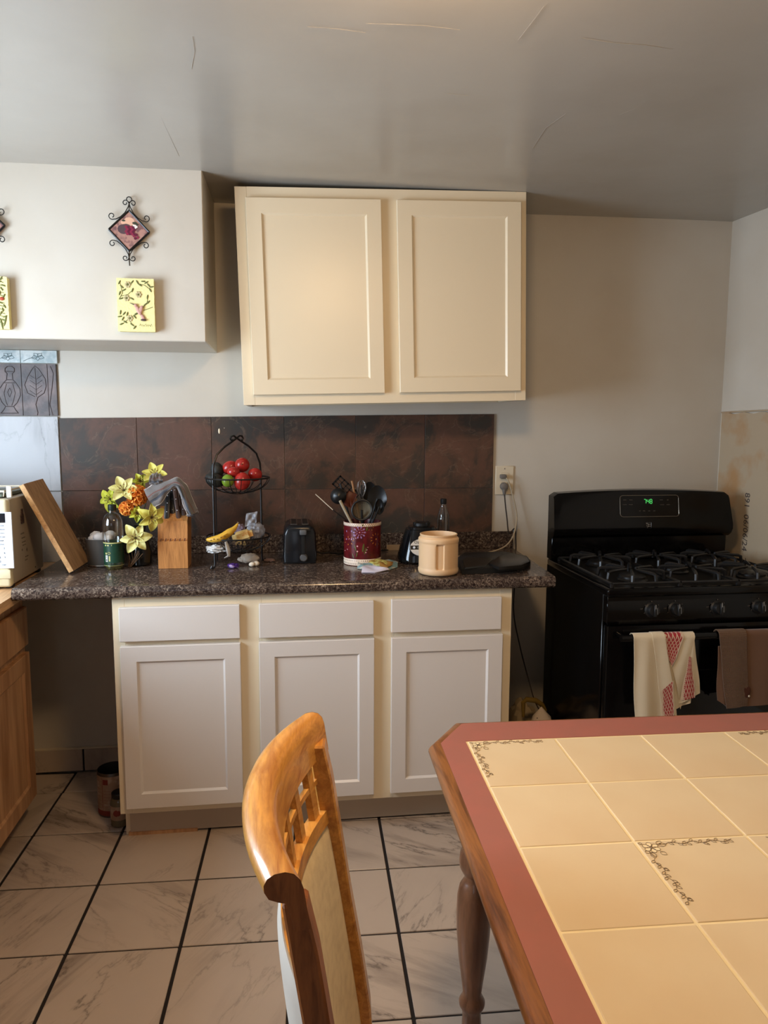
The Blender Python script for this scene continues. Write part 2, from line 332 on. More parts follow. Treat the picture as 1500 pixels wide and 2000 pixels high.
for sgn in (-1, 1):
    c = 21
    g.tube(P2([(c+sgn*a, b) for a, b in ((4, 716), (9, 720), (9, 726), (5, 730), (6, 742), (12, 748), (20, 760), (21, 772), (15, 786), (8, 794), (12, 801), (17, 807))]), .0018, 6)
    g.tube(P2([(c+sgn*a, b) for a, b in ((6, 750), (11, 768), (7, 785), (4, 792))]), .0012, 6)
for b, w in ((716, 5), (726, 9), (742, 7), (748, 12), (794, 9), (807, 18)): g.tube(P2([(21-w, b), (21+w, b)]), .0014, 6)
g.tube(P2([(21, 758), (25, 766), (21, 776), (17, 766), (21, 758)]), .0012, 6)
obj('vase_relief', g, M_reliefline, wb)
g = G()   # leaf in relief
g.tube(P2([(70, 775), (56, 768), (50, 752), (56, 736), (64, 722), (70, 715), (78, 722), (90, 740), (92, 755), (88, 768), (76, 776), (72, 790), (76, 806), (75, 811)]), .0016, 6)
g.tube(P2([(70, 718), (72, 745), (73, 775)]), .0012, 6)
for b in (735, 745, 755, 765): g.tube(P2([(72, b+6), (60, b-2)]), .0008, 5); g.tube(P2([(73, b+6), (84, b-2)]), .0008, 5)
g.tube(P2([(100, 716), (106, 730), (103, 760), (99, 790), (105, 811)]), .0016, 6)
obj('leaf_relief', g, M_reliefline, wb)
g = G()
for cx in (76, 18):
    for a in range(5):
        an = 2*PI*a/5+.3; ex, ey = 13*cos(an)+cx, 8*sin(an)+697
        g.tube(P2([(cx, 697), ((cx+ex)/2-4*sin(an), (697+ey)/2+4*cos(an)), (ex, ey), ((cx+ex)/2+4*sin(an), (697+ey)/2-4*cos(an)), (cx, 697)], -.0145), .0012, 5)
    g.tube(P2([(cx-28, 706), (cx-15, 700), (cx, 698)], -.0145), .0010, 5)
obj('blossom_relief', g, M_accline, wb)
g = G(); g.box(-1.54, -.903, -.0165, -.001, 1.7445, 1.7449)
# paint drip on the slate
g = G(); q = at(428, 842, -.01); g.ell(q, (.004, .0015, .011)); g.ell(at(438, 836, -.01), (.0015, .001, .0015)); obj('paint_drip', g, M_cab, wb)
# tile baseboard
bb = struct('baseboard_back', G().box(X0, X1, -.004, -.0005, 0, .1), M_grout, smooth=False)
xe = at(163, 1480, -.01).x
for k in range(-3, 9): 
    a, b = xe+k*.3, xe+(k+1)*.3
    a, b = max(a, X0+.01), min(b, X1-.01)
    if b-a > .04: obj('tile', G().box(a+.004, b-.004, -.013, -.004, .006, .1, .0015), M_floor, bb, smooth=False)
obj('caulk', G().box(X0, X1, -.013, -.0005, .1, .108, .002), M_ivory, bb)
# bare drywall patch on the right wall
g = G(); g.sheet(lambda u, v: (X1-.004, -.016-u*1.2, .3+v*(1.216)+(.004*sin(u*60)*v if v > .95 else 0)), 60, 8, .006)
pt = obj('drywall_patch', g, M_drywall, wr)
M_dkink = mat('stamp_ink', (70, 62, 60), .7)
q = onx(1460, 962, X1-.0075); text('891  06/06/24  23:', .047, frame((X1-.0076, q.y, q.z), (0, 0, -1), (0, -1, .05)), M_dkink, 'date_stamp', wr, align='LEFT', sx=.95)
g = G(); g.tube([(X1-.006, -.012, 1.52), (X1-.006, -.35, 1.525), (X1-.006, -1.2, 1.53)], .0035, 5); obj('paint_edge', g, M_drywall, wr)

# ------------------------------------------------------------------ cabinets
def panel_door(name, x0, x1, z0, z1, y, parent, m, st=.054, th=.019, M=None, rec=.009):
    """shaker door whose front plane is at y (facing -y)"""
    g = G(); ch = .009
    g.box(x0, x1, y+.007, y+th, z0, z1, .0, M)
    o = [(x0, z0), (x1, z0), (x1, z1), (x0, z1)]; i1 = [(x0+st, z0+st), (x1-st, z0+st), (x1-st, z1-st), (x0+st, z1-st)]; c2 = [(x0+st+ch, z0+st+ch), (x1-st-ch, z0+st+ch), (x1-st-ch, z1-st-ch), (x0+st+ch, z1-st-ch)]
    e = .0015; o2 = [(x0+e, z0+e), (x1-e, z0+e), (x1-e, z1-e), (x0+e, z1-e)]
    vs = [(a, y+e, b) for a, b in o]+[(a, y, b) for a, b in o2]+[(a, y, b) for a, b in i1]+[(a, y+rec, b) for a, b in c2]+[(a, y+.007, b) for a, b in o]
    fs = []
    for a, b in ((0, 4), (4, 8), (8, 12), (16, 0)):
        for k in range(4): fs.append((a+k, a+(k+1) % 4, b+(k+1) % 4, b+k))
    g.add(vs, fs, M)
    d = obj(name, g, m, parent, smooth=False)
    obj('panel', G().box(x0+st+ch-.001, x1-st-ch+.001, y+rec-.0005, y+rec+.004, z0+st+ch-.001, z1-st-ch+.001, 0, M), m, d, smooth=False)
    return d
def slab(name, x0, x1, z0, z1, y, parent, m, th=.019): return obj(name, G().box(x0, x1, y, y+th, z0, z1, .002), m, parent, smooth=False)

# wall cabinet, hung a little crooked
wc = thing('wall_cabinet', 'cream painted two-door wall cabinet hung slightly crooked above the slate backsplash', 'cabinet', (.36, -.155, 1.545))
WM = T(.3685, -.31, 1.927) @ Matrix.Rotation(R(-1.45), 4, 'Y')
w2, h2 = .5335, .3825
g = G(); g.box(-w2, -w2+.016, .0, .308, -h2, h2, .001, WM); g.box(w2-.016, w2, .0, .308, -h2, h2, .001, WM); g.box(-w2, w2, .0, .308, -h2+.01, -h2+.026, 0, WM); g.box(-w2, w2, 0, .308, h2-.016, h2, 0, WM); g.box(-w2, w2, .295, .308, -h2, h2, 0, WM)
obj('cabinet_box', g, M_cab, wc, smooth=False)
g = G(); ff = .04
g.box(-w2-.002, -w2+ff, -.018, 0, -h2-.002, h2+.002, .001, WM); g.box(w2-ff, w2+.002, -.018, 0, -h2-.002, h2+.002, .001, WM); g.box(-w2+ff, w2-ff, -.0178, 0, h2-.06, h2+.002, .0, WM); g.box(-w2+ff, w2-ff, -.0178, 0, -h2-.002, -h2+.05, .0, WM); g.box(-.042, .065, -.0176, 0, -h2+.05, h2-.06, .0, WM)
obj('face_frame', g, M_cab, wc, smooth=False)
for a, b, c, d in ((-w2+.036, -.014, -h2+.034, h2-.039), (.044, w2-.023, -h2+.034, h2-.039)):
    panel_door('door', a, b, c, d, -.038, wc, M_cab, .053, .019, WM)

# base cabinet run
bc = thing('base_cabinet', 'white painted three-door base cabinet with three drawer fronts under the dark countertop', 'cabinet', (.1, -.3, 0))
XL, XR, FY = -.587, .792, -.601
g = G(); g.box(XL, XL+.016, FY+.018, -.02, .0, .884); g.box(XL+.003, XL+.016, FY+.08, -.02, 0, .115)
g = G(); g.box(XL, XL+.016, FY+.018, -.02, .115, .8838); g.box(XR-.016, XR, FY+.018, -.02, .115, .884); g.box(XL, XL+.016, -.525, -.02, .0, .115); g.box(XR-.016, XR, -.525, -.02, 0, .115); g.box(XL+.016, XR-.016, FY+.018, -.02, .115, .13); g.box(XL+.016, XR-.016, -.035, -.02, .13, .884)
obj('cabinet_box', g, M_cab, bc, smooth=False)
g = G(); zt = .8838
for a, b in ((XL, XL+.04), (-.176, -.094), (.280, .366), (XR-.045, XR)): g.box(a, b, FY, FY+.018, .118, zt, .001)
for a, b in ((XL+.04, -.176), (-.094, .280), (.366, XR-.045)):
    g.box(a, b, FY+.0004, FY+.018, .118, .165, 0); g.box(a, b, FY+.0004, FY+.018, .84, zt, 0); g.box(a, b, FY+.0004, FY+.018, .70, .755, 0)
obj('face_frame', g, M_cab, bc, smooth=False)
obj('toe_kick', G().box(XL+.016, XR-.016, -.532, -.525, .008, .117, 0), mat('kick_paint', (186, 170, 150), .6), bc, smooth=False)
obj('toe_kick_shim', G().box(XL+.01, XL+.25, -.536, -.525, -.0, .012, 0), M_oak, bc, smooth=False)
for a, b, z0, z1 in ((-.563, -.167, .735, .852), (-.102, .292, .733, .853), (.354, .750, .737, .855)): slab('drawer_front', a, b, z0, z1, -.62, bc, M_cabw)
for a, b in ((-.563, -.167), (-.104, .294), (.355, .757)): panel_door('door', a, b, .143, .718, -.62, bc, M_cabw, .052)

# granite laminate worktop with its upstand
ct = thing('countertop', 'dark speckled granite-look laminate countertop with a low backsplash lip', 'countertop', (.03, -.3, .927))
g = G(); ZC = .927
prof = [(-.010, .8845), (-.612, .8845), (-.624, .887), (-.631, .895), (-.632, .908), (-.629, .919), (-.622, .9250), (-.612, ZC-.0007), (-.010, ZC-.0007)]
n = len(prof); vs = []
for x in (-.893, .942): vs += [((x if x < 0 else x+.033*(1+y/.631)), y, z+(.0035 if x > 0 else 0)*0) for y, z in prof]
g.add(vs, [tuple(range(n)), tuple(range(2*n-1, n-1, -1))]+[(i, n+i, n+(i+1) % n, (i+1) % n) for i in range(n)])
obj('worktop', g, M_granite, ct, ang=50)
g = G(); g.box(-.893, .975, -.020, -.0095, ZC-.0007, 1.0, .002); obj('backsplash_lip', g, M_granite, ct, smooth=False)
# left oak cabinet run with butcher-block top
lc = thing('oak_base_cabinet', 'oak base cabinet with raised-panel door along the left wall', 'cabinet', (-1.23, -1.1, 0))
FX = -.945
g = G(); g.box(X0+.01, FX-.018, -2.2, -.39, .1, .868); g.box(X0+.01, FX-.09, -2.2, -.39, 0, .1)
obj('cabinet_box', g, M_oak, lc, smooth=False)
obj('face_frame', G().box(FX-.018, FX, -2.2, -.385, .1, .868, .001), M_oak, lc, smooth=False)
for k in range(3):
    ya, yb = -.398-.47*k, -.398-.47*k-.44
    obj('drawer_front', G().box(FX, FX+.019, yb, ya, .675, .815, .004), M_oak, lc, smooth=False)
    LM = frame((FX, 0, 0), (0, 1, 0), (-1, 0, 0))   # local x -> world y, local y -> world -x
    panel_door('door', yb, ya, .108, .648, -.019, lc, M_oak, .058, .019, frame((FX, 0, 0), (0, 1, 0), (-1, 0, 0)), .007)
g = G()
g.prism([(X0+.002, -.002), (-.895, -.002), (-.895, -2.2), (X0+.002, -2.2)], .868, .90)
single('wood_countertop', g, M_butcher, 'light butcher-block countertop under the microwave at the left edge', 'countertop', (-1.22, -1.1, .868), smooth=False)

# ------------------------------------------------------------------ ceiling lamp (just above the frame)
lp = thing('ceiling_lamp', 'round flush ceiling lamp with warm opal glass', 'lamp', (.25, -1.95, 2.29))
g = G(); g.lathe([(.10, 2.285), (.15, 2.285), (.155, 2.275), (.15, 2.262), (.10, 2.262)], 32, T(.25, -1.95, 0)); obj('base', g, M_white, lp)
g = G(); g.lathe([(.0001, 2.175), (.05, 2.18), (.09, 2.195), (.12, 2.22), (.135, 2.25), (.135, 2.262)], 32, T(.25, -1.95, 0))
M_lamp = mat('opal_glass', (255, 230, 190), .4, emis=(LAMP_C, LAMP_E)); obj('diffuser', g, M_lamp, lp)

# ------------------------------------------------------------------ stove
sv = thing('stove', 'black gas stove with digital clock and two towels over its oven handle', 'stove', (1.445, -.5, 0))
SX0, SX1 = 1.064, 1.826; SC_ = (SX0+SX1)/2
obj('body', G().box(SX0+.002, SX1-.002, -.755, -.20, .03, .89, .003), M_black, sv)
g = G(); g.box(SX0, SX1, -.795, -.205, .885, .913, .008, None, 3); obj('cooktop', g, M_black, sv, ang=60)
g = G()   # recessed well lip
g.box(SX0+.02, SX1-.02, -.77, -.27, .9131, .9137); obj('cooktop_well', g, mat('cooktop_dark', (20, 18, 16), .3, noise_=(30, (44, 36, 28), .55, .7)), sv)
# back guard: lower panel and bulged console with arched top
g = G()
for x0, x1, y0, y1, z0, z1 in ((SX0, SX1, -.255, -.20, .913, 1.03),): g.box(x0, x1, y0, y1, z0, z1, .003)
obj('back_panel', g, M_black, sv)
prof = [(-.205, 1.005), (-.262, 1.006), (-.278, 1.018), (-.284, 1.04), (-.282, 1.062), (-.262, 1.186), (-.255, 1.198), (-.24, 1.2), (-.205, 1.2)]
def bg(u, v):
    k = u*(len(prof)-1); i = min(int(k), len(prof)-2); f = k-i; y = prof[i][0]*(1-f)+prof[i+1][0]*f; z = prof[i][1]*(1-f)+prof[i+1][1]*f
    x = SX0+.001+v*(SX1-SX0-.002); e = abs(2*v-1); top = max(0, (z-1.02)/.18)
    z -= .013*top*e**2+.03*top*max(0, e-.955)/.045*.4; bul = .012*max(0, 1-abs(z-1.05)/.07)*(1 if e > .99 else 0)
    return (x+(bul if v > .5 else -bul*.3), y, z)
g = G(); g.sheet(bg, len(prof)-1, 40); g.sheet(lambda u, v: (bg(0, v)[0], -.205, bg(1, v)[2]*u+bg(0, v)[2]*(1-u)), 1, 40)
for v in (0, 1): g.add([bg(i/(len(prof)-1), v) for i in range(len(prof))], [tuple(range(len(prof)))])
bmesh.ops.remove_doubles(g.bm, verts=g.bm.verts[:], dist=.0002)
con = obj('console', g, M_black, sv, ang=30)
tilt = frame((0, 0, 0), (1, 0, 0), (0, .02, .124)); nrm = Vector((0, -.124, .02)).normalized()
def cons(x, z, off=.001): y = -.282+(z-1.062)/.124*.02; return Vector((x, y, z))+nrm*off
g = G(); cx, cz, hw, hh, rr_ = 1.4695, 1.134, .127, .043, .012
pts = []
for qx, qz, a0 in ((1, 1, 0), (-1, 1, 90), (-1, -1, 180), (1, -1, 270)):
    for k in range(5): a = R(a0+k*22.5); pts.append((cx+qx*(hw-rr_)+rr_*cos(a)-(.006*(qz < 0)*-qx)*0, cz+qz*(hh-rr_)+rr_*sin(a)))
g.tube([cons(x+((.0065 if x > cx else -.0065)*-(z-cz)/.043*(1 if x > cx else -1)*0), z, .001) for x, z in pts], .0011, 6, True)
obj('panel_trim', g, mat('brushed_trim', (150, 140, 126), .3, metal=1), sv)
CM = lambda x, z: Matrix.Translation(cons(x, z, .0012)) @ tilt
def seg7(g, ch, M, w=.0085, h=.017, t=.0022):
    S7 = {'7': 'abc', '4': 'fgbc', '8': 'abcdefg'}[ch]
    P = {'a': (0, h, w, h), 'b': (w, h, w, h/2), 'c': (w, h/2, w, 0), 'd': (0, 0, w, 0), 'e': (0, 0, 0, h/2), 'f': (0, h/2, 0, h), 'g': (0, h/2, w, h/2)}
    for s_ in S7:
        x0, y0, x1, y1 = P[s_]; d = Vector((x1-x0, y1-y0)); nn = Vector((-d.y, d.x)).normalized()*t/2; d = d.normalized()*t*.35
        g.add([(x0+nn.x+d.x, y0+nn.y+d.y, 0), (x1+nn.x-d.x, y1+nn.y-d.y, 0), (x1-nn.x-d.x, y1-nn.y-d.y, 0), (x0-nn.x+d.x, y0-nn.y+d.y, 0)], [(0, 1, 2, 3)], M)
g = G(); q = at(1258, 983, -.27); 
for k, ch in enumerate('748'): seg7(g, ch, CM(q.x+k*.0125+(.001 if k else 0), q.z-.001))
for dz in (.005, .011): g.add([(0, 0, 0), (.0016, 0, 0), (.0016, .0016, 0), (0, .0016, 0)], [(0, 1, 2, 3)], CM(q.x+.0103, q.z+dz))
g.keep = 1; obj('clock_digits', g, M_green, sv, smooth=False)
for s_, px_, py_ in (('BAKE', 1222, 977), ('BROIL', 1234, 977), ('CLEAN', 1221, 986), ('WARM', 1233, 986), ('TIMER', 1293, 977), ('SET', 1306, 977), ('CLOCK', 1294, 986), ('OVEN', 1306, 986), ('HR', 1250, 998), ('MIN', 1258, 998), ('ON', 1268, 998), ('OFF', 1278, 998)):
    p = at(px_, py_, -.275); text(s_, .0055, CM(p.x, p.z), M_dimprint, 'button_lettering', sv)
g = G(); p = at(1267, 1026, -.285); em = Matrix.Translation(Vector((p.x, -.2855, p.z))) @ frame((0, 0, 0), (1, 0, 0), (0, 0, 1))
g.tube([(-.011, -.011, 0), (.011, -.011, 0), (.011, .011, 0), (-.011, .011, 0)], .0008, 4, True, em)
for a in (-.004, .004): g.tube([(-.010, a+.003, 0), (-.002, a, 0), (.010, a+.001, 0)], .0009, 4, False, em)
g.tube([(-.006, -.01, 0), (0, 0, 0), (-.006, .01, 0)], .0009, 4, False, em)
obj('emblem', g, M_chrome, sv)
# burners and cast iron grates
for bx, by in ((1.215, -.66), (1.445, -.53), (1.675, -.66), (1.215, -.38), (1.675, -.38)):
    g = G(); g.lathe([(.0, .914), (.052, .914), (.054, .918), (.046, .923), (.046, .93), (.04, .934), (.0001, .936)], 24, T(bx, by, 0)); obj('burner', g, M_iron, sv)
def grate(x0, x1, y0, y1, cs):
    g = G(); t = .006; zt_ = .952
    for cx, cy in cs:
        for k in range(8 if len(cs) == 2 else 6):
            a = 2*PI*k/(8 if len(cs) == 2 else 6)+R(22.5); L = .112; r0 = .024
            p = [(cx+cos(a)*r0, cy+sin(a)*r0, zt_+.001), (cx+cos(a)*.06, cy+sin(a)*.06, zt_+.001), (cx+cos(a)*(L-.012), cy+sin(a)*(L-.012), zt_), (cx+cos(a)*(L-.002), cy+sin(a)*(L-.002), zt_-.004), (cx+cos(a)*(L+.002), cy+sin(a)*(L+.002), .922)]
            p = [(min(max(x, x0), x1), min(max(y, y0), y1), z) for x, y, z in p]
            g.tube(p, [t*.8, t, t*1.05, t*1.1, t], 6)
    for e in ((x0, y0, x1, y0), (x1, y0, x1, y1), (x1, y1, x0, y1), (x0, y1, x0, y0)): g.tube([(e[0], e[1], .926), (e[2], e[3], .926)], .0055, 6)
    for x in (x0, x1):
        for y in (y0, y1): g.tube([(x, y, .926), (x, y, .9135)], .007, 6)
    obj('grate', g, M_iron, sv)
grate(1.09, 1.335, -.768, -.275, [(1.213, -.65), (1.213, -.39)]); grate(1.34, 1.55, -.768, -.275, [(1.445, -.65), (1.445, -.39)]); grate(1.555, 1.80, -.768, -.275, [(1.677, -.65), (1.677, -.39)])
# control rail with knobs
g = G(); g.sheet(lambda u, v: (SX0+.004+v*(SX1-SX0-.008), -.757-.034*(1-abs(2*u-.7)**3*.25), .79+u*.098), 10, 2, .004); g.box(SX0+.004, SX1-.004, -.786, -.75, .793, .886, .002)
obj('control_rail', g, M_black, sv)
for kx in (1.224, 1.309, 1.464, 1.617, 1.702):
    KM = frame((kx, -.79, .838), (1, 0, 0), (0, .12, 1)); g = G(); g.lathe([(.026, -.002), (.026, .004), (.021, .008), (.0195, .022), (.018, .026), (.0001, .027)], 24, KM); g.box(-.0045, .0045, -.02, .02, .018, .033, .002, KM)
    k = obj('knob', g, M_blackm, sv); g = G(); g.box(-.0009, .0009, .006, .021, .0331, .0335, 0, KM); g.box(.0052, .0062, -.012, .010, .024, .0325, 0, KM); obj('pointer', g, M_chrome, k, smooth=False)
    g = G()
    for a in range(5): an = R(200-a*55); g.box(.029*cos(an)-.0012, .029*cos(an)+.0012, .029*sin(an)-.0012, .029*sin(an)+.0012, .0045, .0052, 0, KM)
    tag(obj('dial_marks', g, M_dimprint, sv, smooth=False), kind='stuff')
    text('OFF', .006, KM @ T(-.036, .004, .003), M_dimprint, 'dial_lettering', sv)
od = obj('oven_door', G().box(SX0+.006, SX1-.006, -.792, -.757, .235, .785, .006, None, 2), M_black, sv)
obj('door_window', G().box(SX0+.12, SX1-.12, -.7935, -.791, .36, .62, .0008), M_glassk, od)
g = G(); g.tube([(SX0+.03, -.842, .757), (SX1-.03, -.842, .757)], .0125, 12)
for x in (SX0+.045, SX1-.045): g.tube([(x, -.842, .757), (x, -.79, .757)], .010, 10)
obj('handle', g, M_black, od)
obj('storage_drawer', G().box(SX0+.006, SX1-.006, -.790, -.757, .06, .228, .006, None, 2), M_black, sv)
obj('leg', G().box(SX0+.03, SX0+.06, -.74, -.71, 0, .035, .002), M_blackm, sv); obj('leg', G().box(SX1-.06, SX1-.03, -.74, -.71, 0, .035, .002), M_blackm, sv)
obj('leg', G().box(SX0+.03, SX0+.06, -.26, -.23, 0, .035, .002), M_blackm, sv); obj('leg', G().box(SX1-.06, SX1-.03, -.26, -.23, 0, .035, .002), M_blackm, sv)

# ------------------------------------------------------------------ towels on the oven handle
def clothmat(name, base, kind):
    m = mat(name, base, .9, sheen=.25); t = NT(m); uv = t.n('UVMap'); s_ = t.n('SeparateXYZ'); t.l(uv.outputs[0], s_.inputs[0]); u, v = s_.outputs[0], s_.outputs[1]
    tc = t.n('TexCoord'); wv = t.noise(tc.outputs['Object'], 900, 3)
    if kind == 'red':                                               # woven red lattice band with a toothed edge
        a = t.math('PINGPONG', t.math('MULTIPLY', t.math('ADD', u, v), 5), .5); b = t.math('PINGPONG', t.math('MULTIPLY', t.math('SUBTRACT', u, v), 5), .5)
        lat = t.math('LESS_THAN', t.math('MINIMUM', a, b), .09); chk = t.math('GREATER_THAN', t.math('ABSOLUTE', t.math('SUBTRACT', a, b)), .27); body = t.math('SUBTRACT', 1, t.math('MULTIPLY', lat, .85)); body = t.math('MULTIPLY', body, t.math('SUBTRACT', 1, t.math('MULTIPLY', chk, .45)))
        tooth = t.math('MULTIPLY', t.math('PINGPONG', t.math('MULTIPLY', v, 22), .5), .22); msk = t.math('MULTIPLY', t.math('GREATER_THAN', u, t.math('ADD', .12, tooth)), t.math('LESS_THAN', u, .93))
        t.l(t.mix(t.math('MULTIPLY', msk, body), base, (158, 34, 38)), t.p.inputs['Base Color'])
    if kind == 'waffle':
        a = t.math('PINGPONG', t.math('MULTIPLY', u, 26), .5); b = t.math('PINGPONG', t.math('MULTIPLY', v, 60), .5); h = t.math('ADD', a, b)
        t.bump(h, .9, .002); t.l(t.mix(h, tuple(int(x*.72) for x in base), base), t.p.inputs['Base Color']); return m
    t.bump(wv, .35, .001); return m
M_linen = clothmat('cream_linen', (214, 198, 168), 'plain'); M_red = clothmat('red_woven_linen', (210, 186, 160), 'red'); M_brown = clothmat('brown_waffle', (112, 80, 54), 'waffle'); M_brown2 = clothmat('brown_cloth', (104, 72, 48), 'plain')
HZ, HY = .757, -.842
def hang(TL_, TR_, BR_, BL_, y, wave=.004, nw=2, mid=None, over=True):
    """cloth panel over the handle, corners in photo pixels; starts behind the bar and hangs in front"""
    TL_, TR_, BR_, BL_ = [at(a, b, y) for a, b in (TL_, TR_, BR_, BL_)]
    def f(u, v):                                                    # u across, v down
        top = TL_.lerp(TR_, u); bot = BL_.lerp(BR_, u); k = .14
        if over and v < k:
            a = PI*(v/k)-PI*.5; r = .0155+abs(y-HY)-.0155 if abs(y-HY) > .0155 else .0155
            return (top.x, HY+r*-sin(a)*1.0, HZ+r*cos(a)) if v > 0 else (top.x, HY+r, HZ-.0)
        w = (v-k)/(1-k) if over else v; p = Vector((top.x, y, min(top.z, HZ) if over else top.z)).lerp(Vector((bot.x, y, bot.z)), w)
        p.y += wave*sin(u*PI*2*nw+v*2)*(.3+w*.7)-.002*w; p.x += .003*sin(v*7+u*3)*w; return p
    return f
tw = thing('tea_towel', 'cream linen tea towel with red woven lattice border hanging over the oven handle', 'towel', (1.27, -.85, .5))
g = G(); g.sheet(hang((1239, 1230), (1298, 1231), (1315, 1405), (1240, 1403), -.859, .0045, 1.6), 30, 40, .0016, True); obj('front_fold', g, M_linen, tw, ang=80)
g = G(); g.sheet(hang((1276, 1231), (1300, 1231), (1322, 1404), (1296, 1404), -.861, .003, .6), 12, 40, .0016, True)
obj('edge_fold', g, M_linen, tw, ang=80)
g = G(); g.sheet(hang((1290, 1352), (1315, 1330), (1315, 1404), (1294, 1404), -.8655, .001, .5, over=False), 12, 16, .0006, True); obj('border_corner', g, M_red, tw, ang=80)
g = G(); g.sheet(hang((1288, 1257), (1352, 1257), (1348, 1372), (1306, 1388), -.8535, .003, 1.5, over=False), 20, 30, .0014, True); obj('inner_fold', g, M_linen, tw, ang=80)
g = G(); g.sheet(hang((1295, 1232), (1336, 1234), (1312, 1300), (1305, 1290), -.8585, .002, .5), 20, 30, .0016, True); obj('red_border', g, M_red, tw, ang=80)
g = G(); g.sheet(hang((1334, 1233), (1358, 1236), (1330, 1385), (1310, 1300), -.8575, .003, 1), 20, 30, .0016, True); obj('side_fold', g, M_linen, tw, ang=80)
g = G(); g.sheet(hang((1348, 1240), (1356, 1250), (1368, 1354), (1316, 1378), -.8562, .003, 1, over=False), 20, 30, .0016, True); obj('back_fold', g, M_linen, tw, ang=80)
g = G(); g.sheet(hang((1345, 1282), (1350, 1284), (1358, 1362), (1328, 1368), -.8605, .001, 1, over=False), 16, 20, .0006, True); obj('red_border', g, M_red, tw, ang=80)
bt = thing('waffle_towel', 'brown waffle-weave towel over the oven handle at the right edge', 'towel', (1.5, -.85, .5))
g = G(); g.sheet(hang((1406, 1233), (1459, 1231), (1460, 1378), (1418, 1384), -.861, .002, 1), 30, 40, .003, True); obj('front_fold', g, M_brown, bt, ang=80)
g = G(); g.sheet(hang((1455, 1233), (1570, 1228), (1580, 1366), (1452, 1380), -.8575, .003, 1.5), 30, 40, .003, True); obj('wide_fold', g, M_brown2, bt, ang=80)
g = G(); g.sheet(hang((1403, 1262), (1425, 1262), (1424, 1384), (1400, 1368), -.854, .002, 1, over=False), 12, 20, .003, True); obj('back_fold', g, M_brown2, bt, ang=80)
g = G(); p = at(1460, 1352, -.8625); g.ell(p, (.011, .001, .02), Matrix.Rotation(R(12), 4, 'Y')); g.ell(p+Vector((-.009, 0, .006)), (.007, .001, .014), Matrix.Rotation(R(-28), 4, 'Y')); obj('appliqued_leaf', g, mat('leaf_brown', (72, 34, 16), .8), bt); g = G(); g.ell(p+Vector((.006, -.001, -.014)), (.0035, .0015, .004)); obj('bead', g, M_ivory, bt)

# ------------------------------------------------------------------ things on the floor
M_tin = mat('can_steel', (90, 84, 78), .35, metal=.8); M_label = mat('can_label', (150, 122, 100), .6, noise_=(30, (170, 148, 128), .5, .6)); M_labred = mat('label_red', (118, 40, 30), .6)
cn = thing('food_can', 'large tin can with pale paper label on the floor beside the base cabinet', 'can', (-.668, -.35, 0))
g = G(); r = .056; g.lathe([(r-.002, .0), (r, .002), (r, .168), (r-.002, .171), (r-.0025, .166), (r-.003, .06), (.0001, .06)], 32, T(-.668, -.35, 0), False); obj('body', g, M_tin, cn)
g = G(); g.lathe([(r+.0006, .008), (r+.0006, .160)], 32, T(-.668, -.35, 0), False); lb = obj('label', g, M_label, cn)
g = G(); g.lathe([(r+.0009, .008), (r+.0009, .028)], 32, T(-.668, -.35, 0), False)
def oncan(a, z): return Vector((-.668+(r+.0011)*sin(a), -.35-(r+.0011)*cos(a), z))
def canbox(a0, a1, z0, z1):
    for k in range(5): a, b = a0+(a1-a0)*k/5, a0+(a1-a0)*(k+1)/5; g.add([oncan(a, z0), oncan(b, z0), oncan(b, z1), oncan(a, z1)], [(0, 1, 2, 3)])
canbox(-.52, -.49, .03, .155); canbox(-.45, -.10, .130, .150)
for k in range(8): canbox(-1.25, -.58, .036+k*.015, .0368+k*.015)
for k in range(6): canbox(-.42, .1, .045+k*.012, .0458+k*.012)
obj('label_print', g, M_labred, cn, smooth=False)
jr = thing('sauce_jar', 'small glass jar with dark lid and round label in front of the tin can', 'jar', (-.622, -.455, 0))
g = G(); q = T(-.624, -.452, 0); g.lathe([(.026, 0), (.031, .004), (.032, .09), (.028, .103), (.024, .108), (.024, .112)], 24, q); obj('glass', g, mat('jar_glass', (98, 88, 66), .12), jr)
g = G(); g.lathe([(.026, .108), (.027, .11), (.027, .124), (.025, .126)], 24, q); obj('lid', g, M_blackm, jr)
g = G(); g.lathe([(.0325, .03), (.0327, .082)], 24, q, False); obj('label', g, M_label, jr); g = G(); g.ell((-.627, -.4838, .058), (.013, .0012, .013)); obj('round_print', g, M_labred, jr)
# bags behind the table, in the gap beside the stove
M_bagw = mat('white_bag', (176, 160, 132), .6, bump=(30, .5, .01))
def lump(c, r, amp, fr, n=28): g = G(); g.ell(c, r, None, n, n//2, amp, fr); return g
qb = at(1024, 1374, -.28)
single('cloth_bag', lump((qb.x, -.26, qb.z-.13), (.075, .09, .13), .3, 2.5), mat('dull_cloth', (152, 134, 104), .8), 'pale cloth bag slumped on the floor between cabinet and stove', 'bag', (qb.x, -.26, 0))
M_dot = mat('dotted_cloth', (200, 184, 166), .8); NTd = NT(M_dot); tcd = NTd.n('TexCoord'); vd = NTd.n('TexVoronoi'); vd.inputs['Scale'].default_value = 62; vd.inputs['Randomness'].default_value = .2; NTd.l(tcd.outputs['Object'], vd.inputs['Vector']); NTd.l(NTd.mix(NTd.math('LESS_THAN', vd.outputs['Distance'], .22), (200, 184, 166), (20, 16, 16)), NTd.p.inputs['Base Color'])
g = G(); q = at(1064, 1378, -.45); g.lathe([(.07, 0), (.072, .05), (.062, q.z*.45), (.048, q.z*.7), (.03, q.z*.9), (.0001, q.z)], 20, T(q.x-.016, -.46, 0))
for v in g.bm.verts: v.co += Vector((.012*noise.noise(v.co*18), .012*noise.noise(v.co*15+Vector((5, 5, 5))), 0))
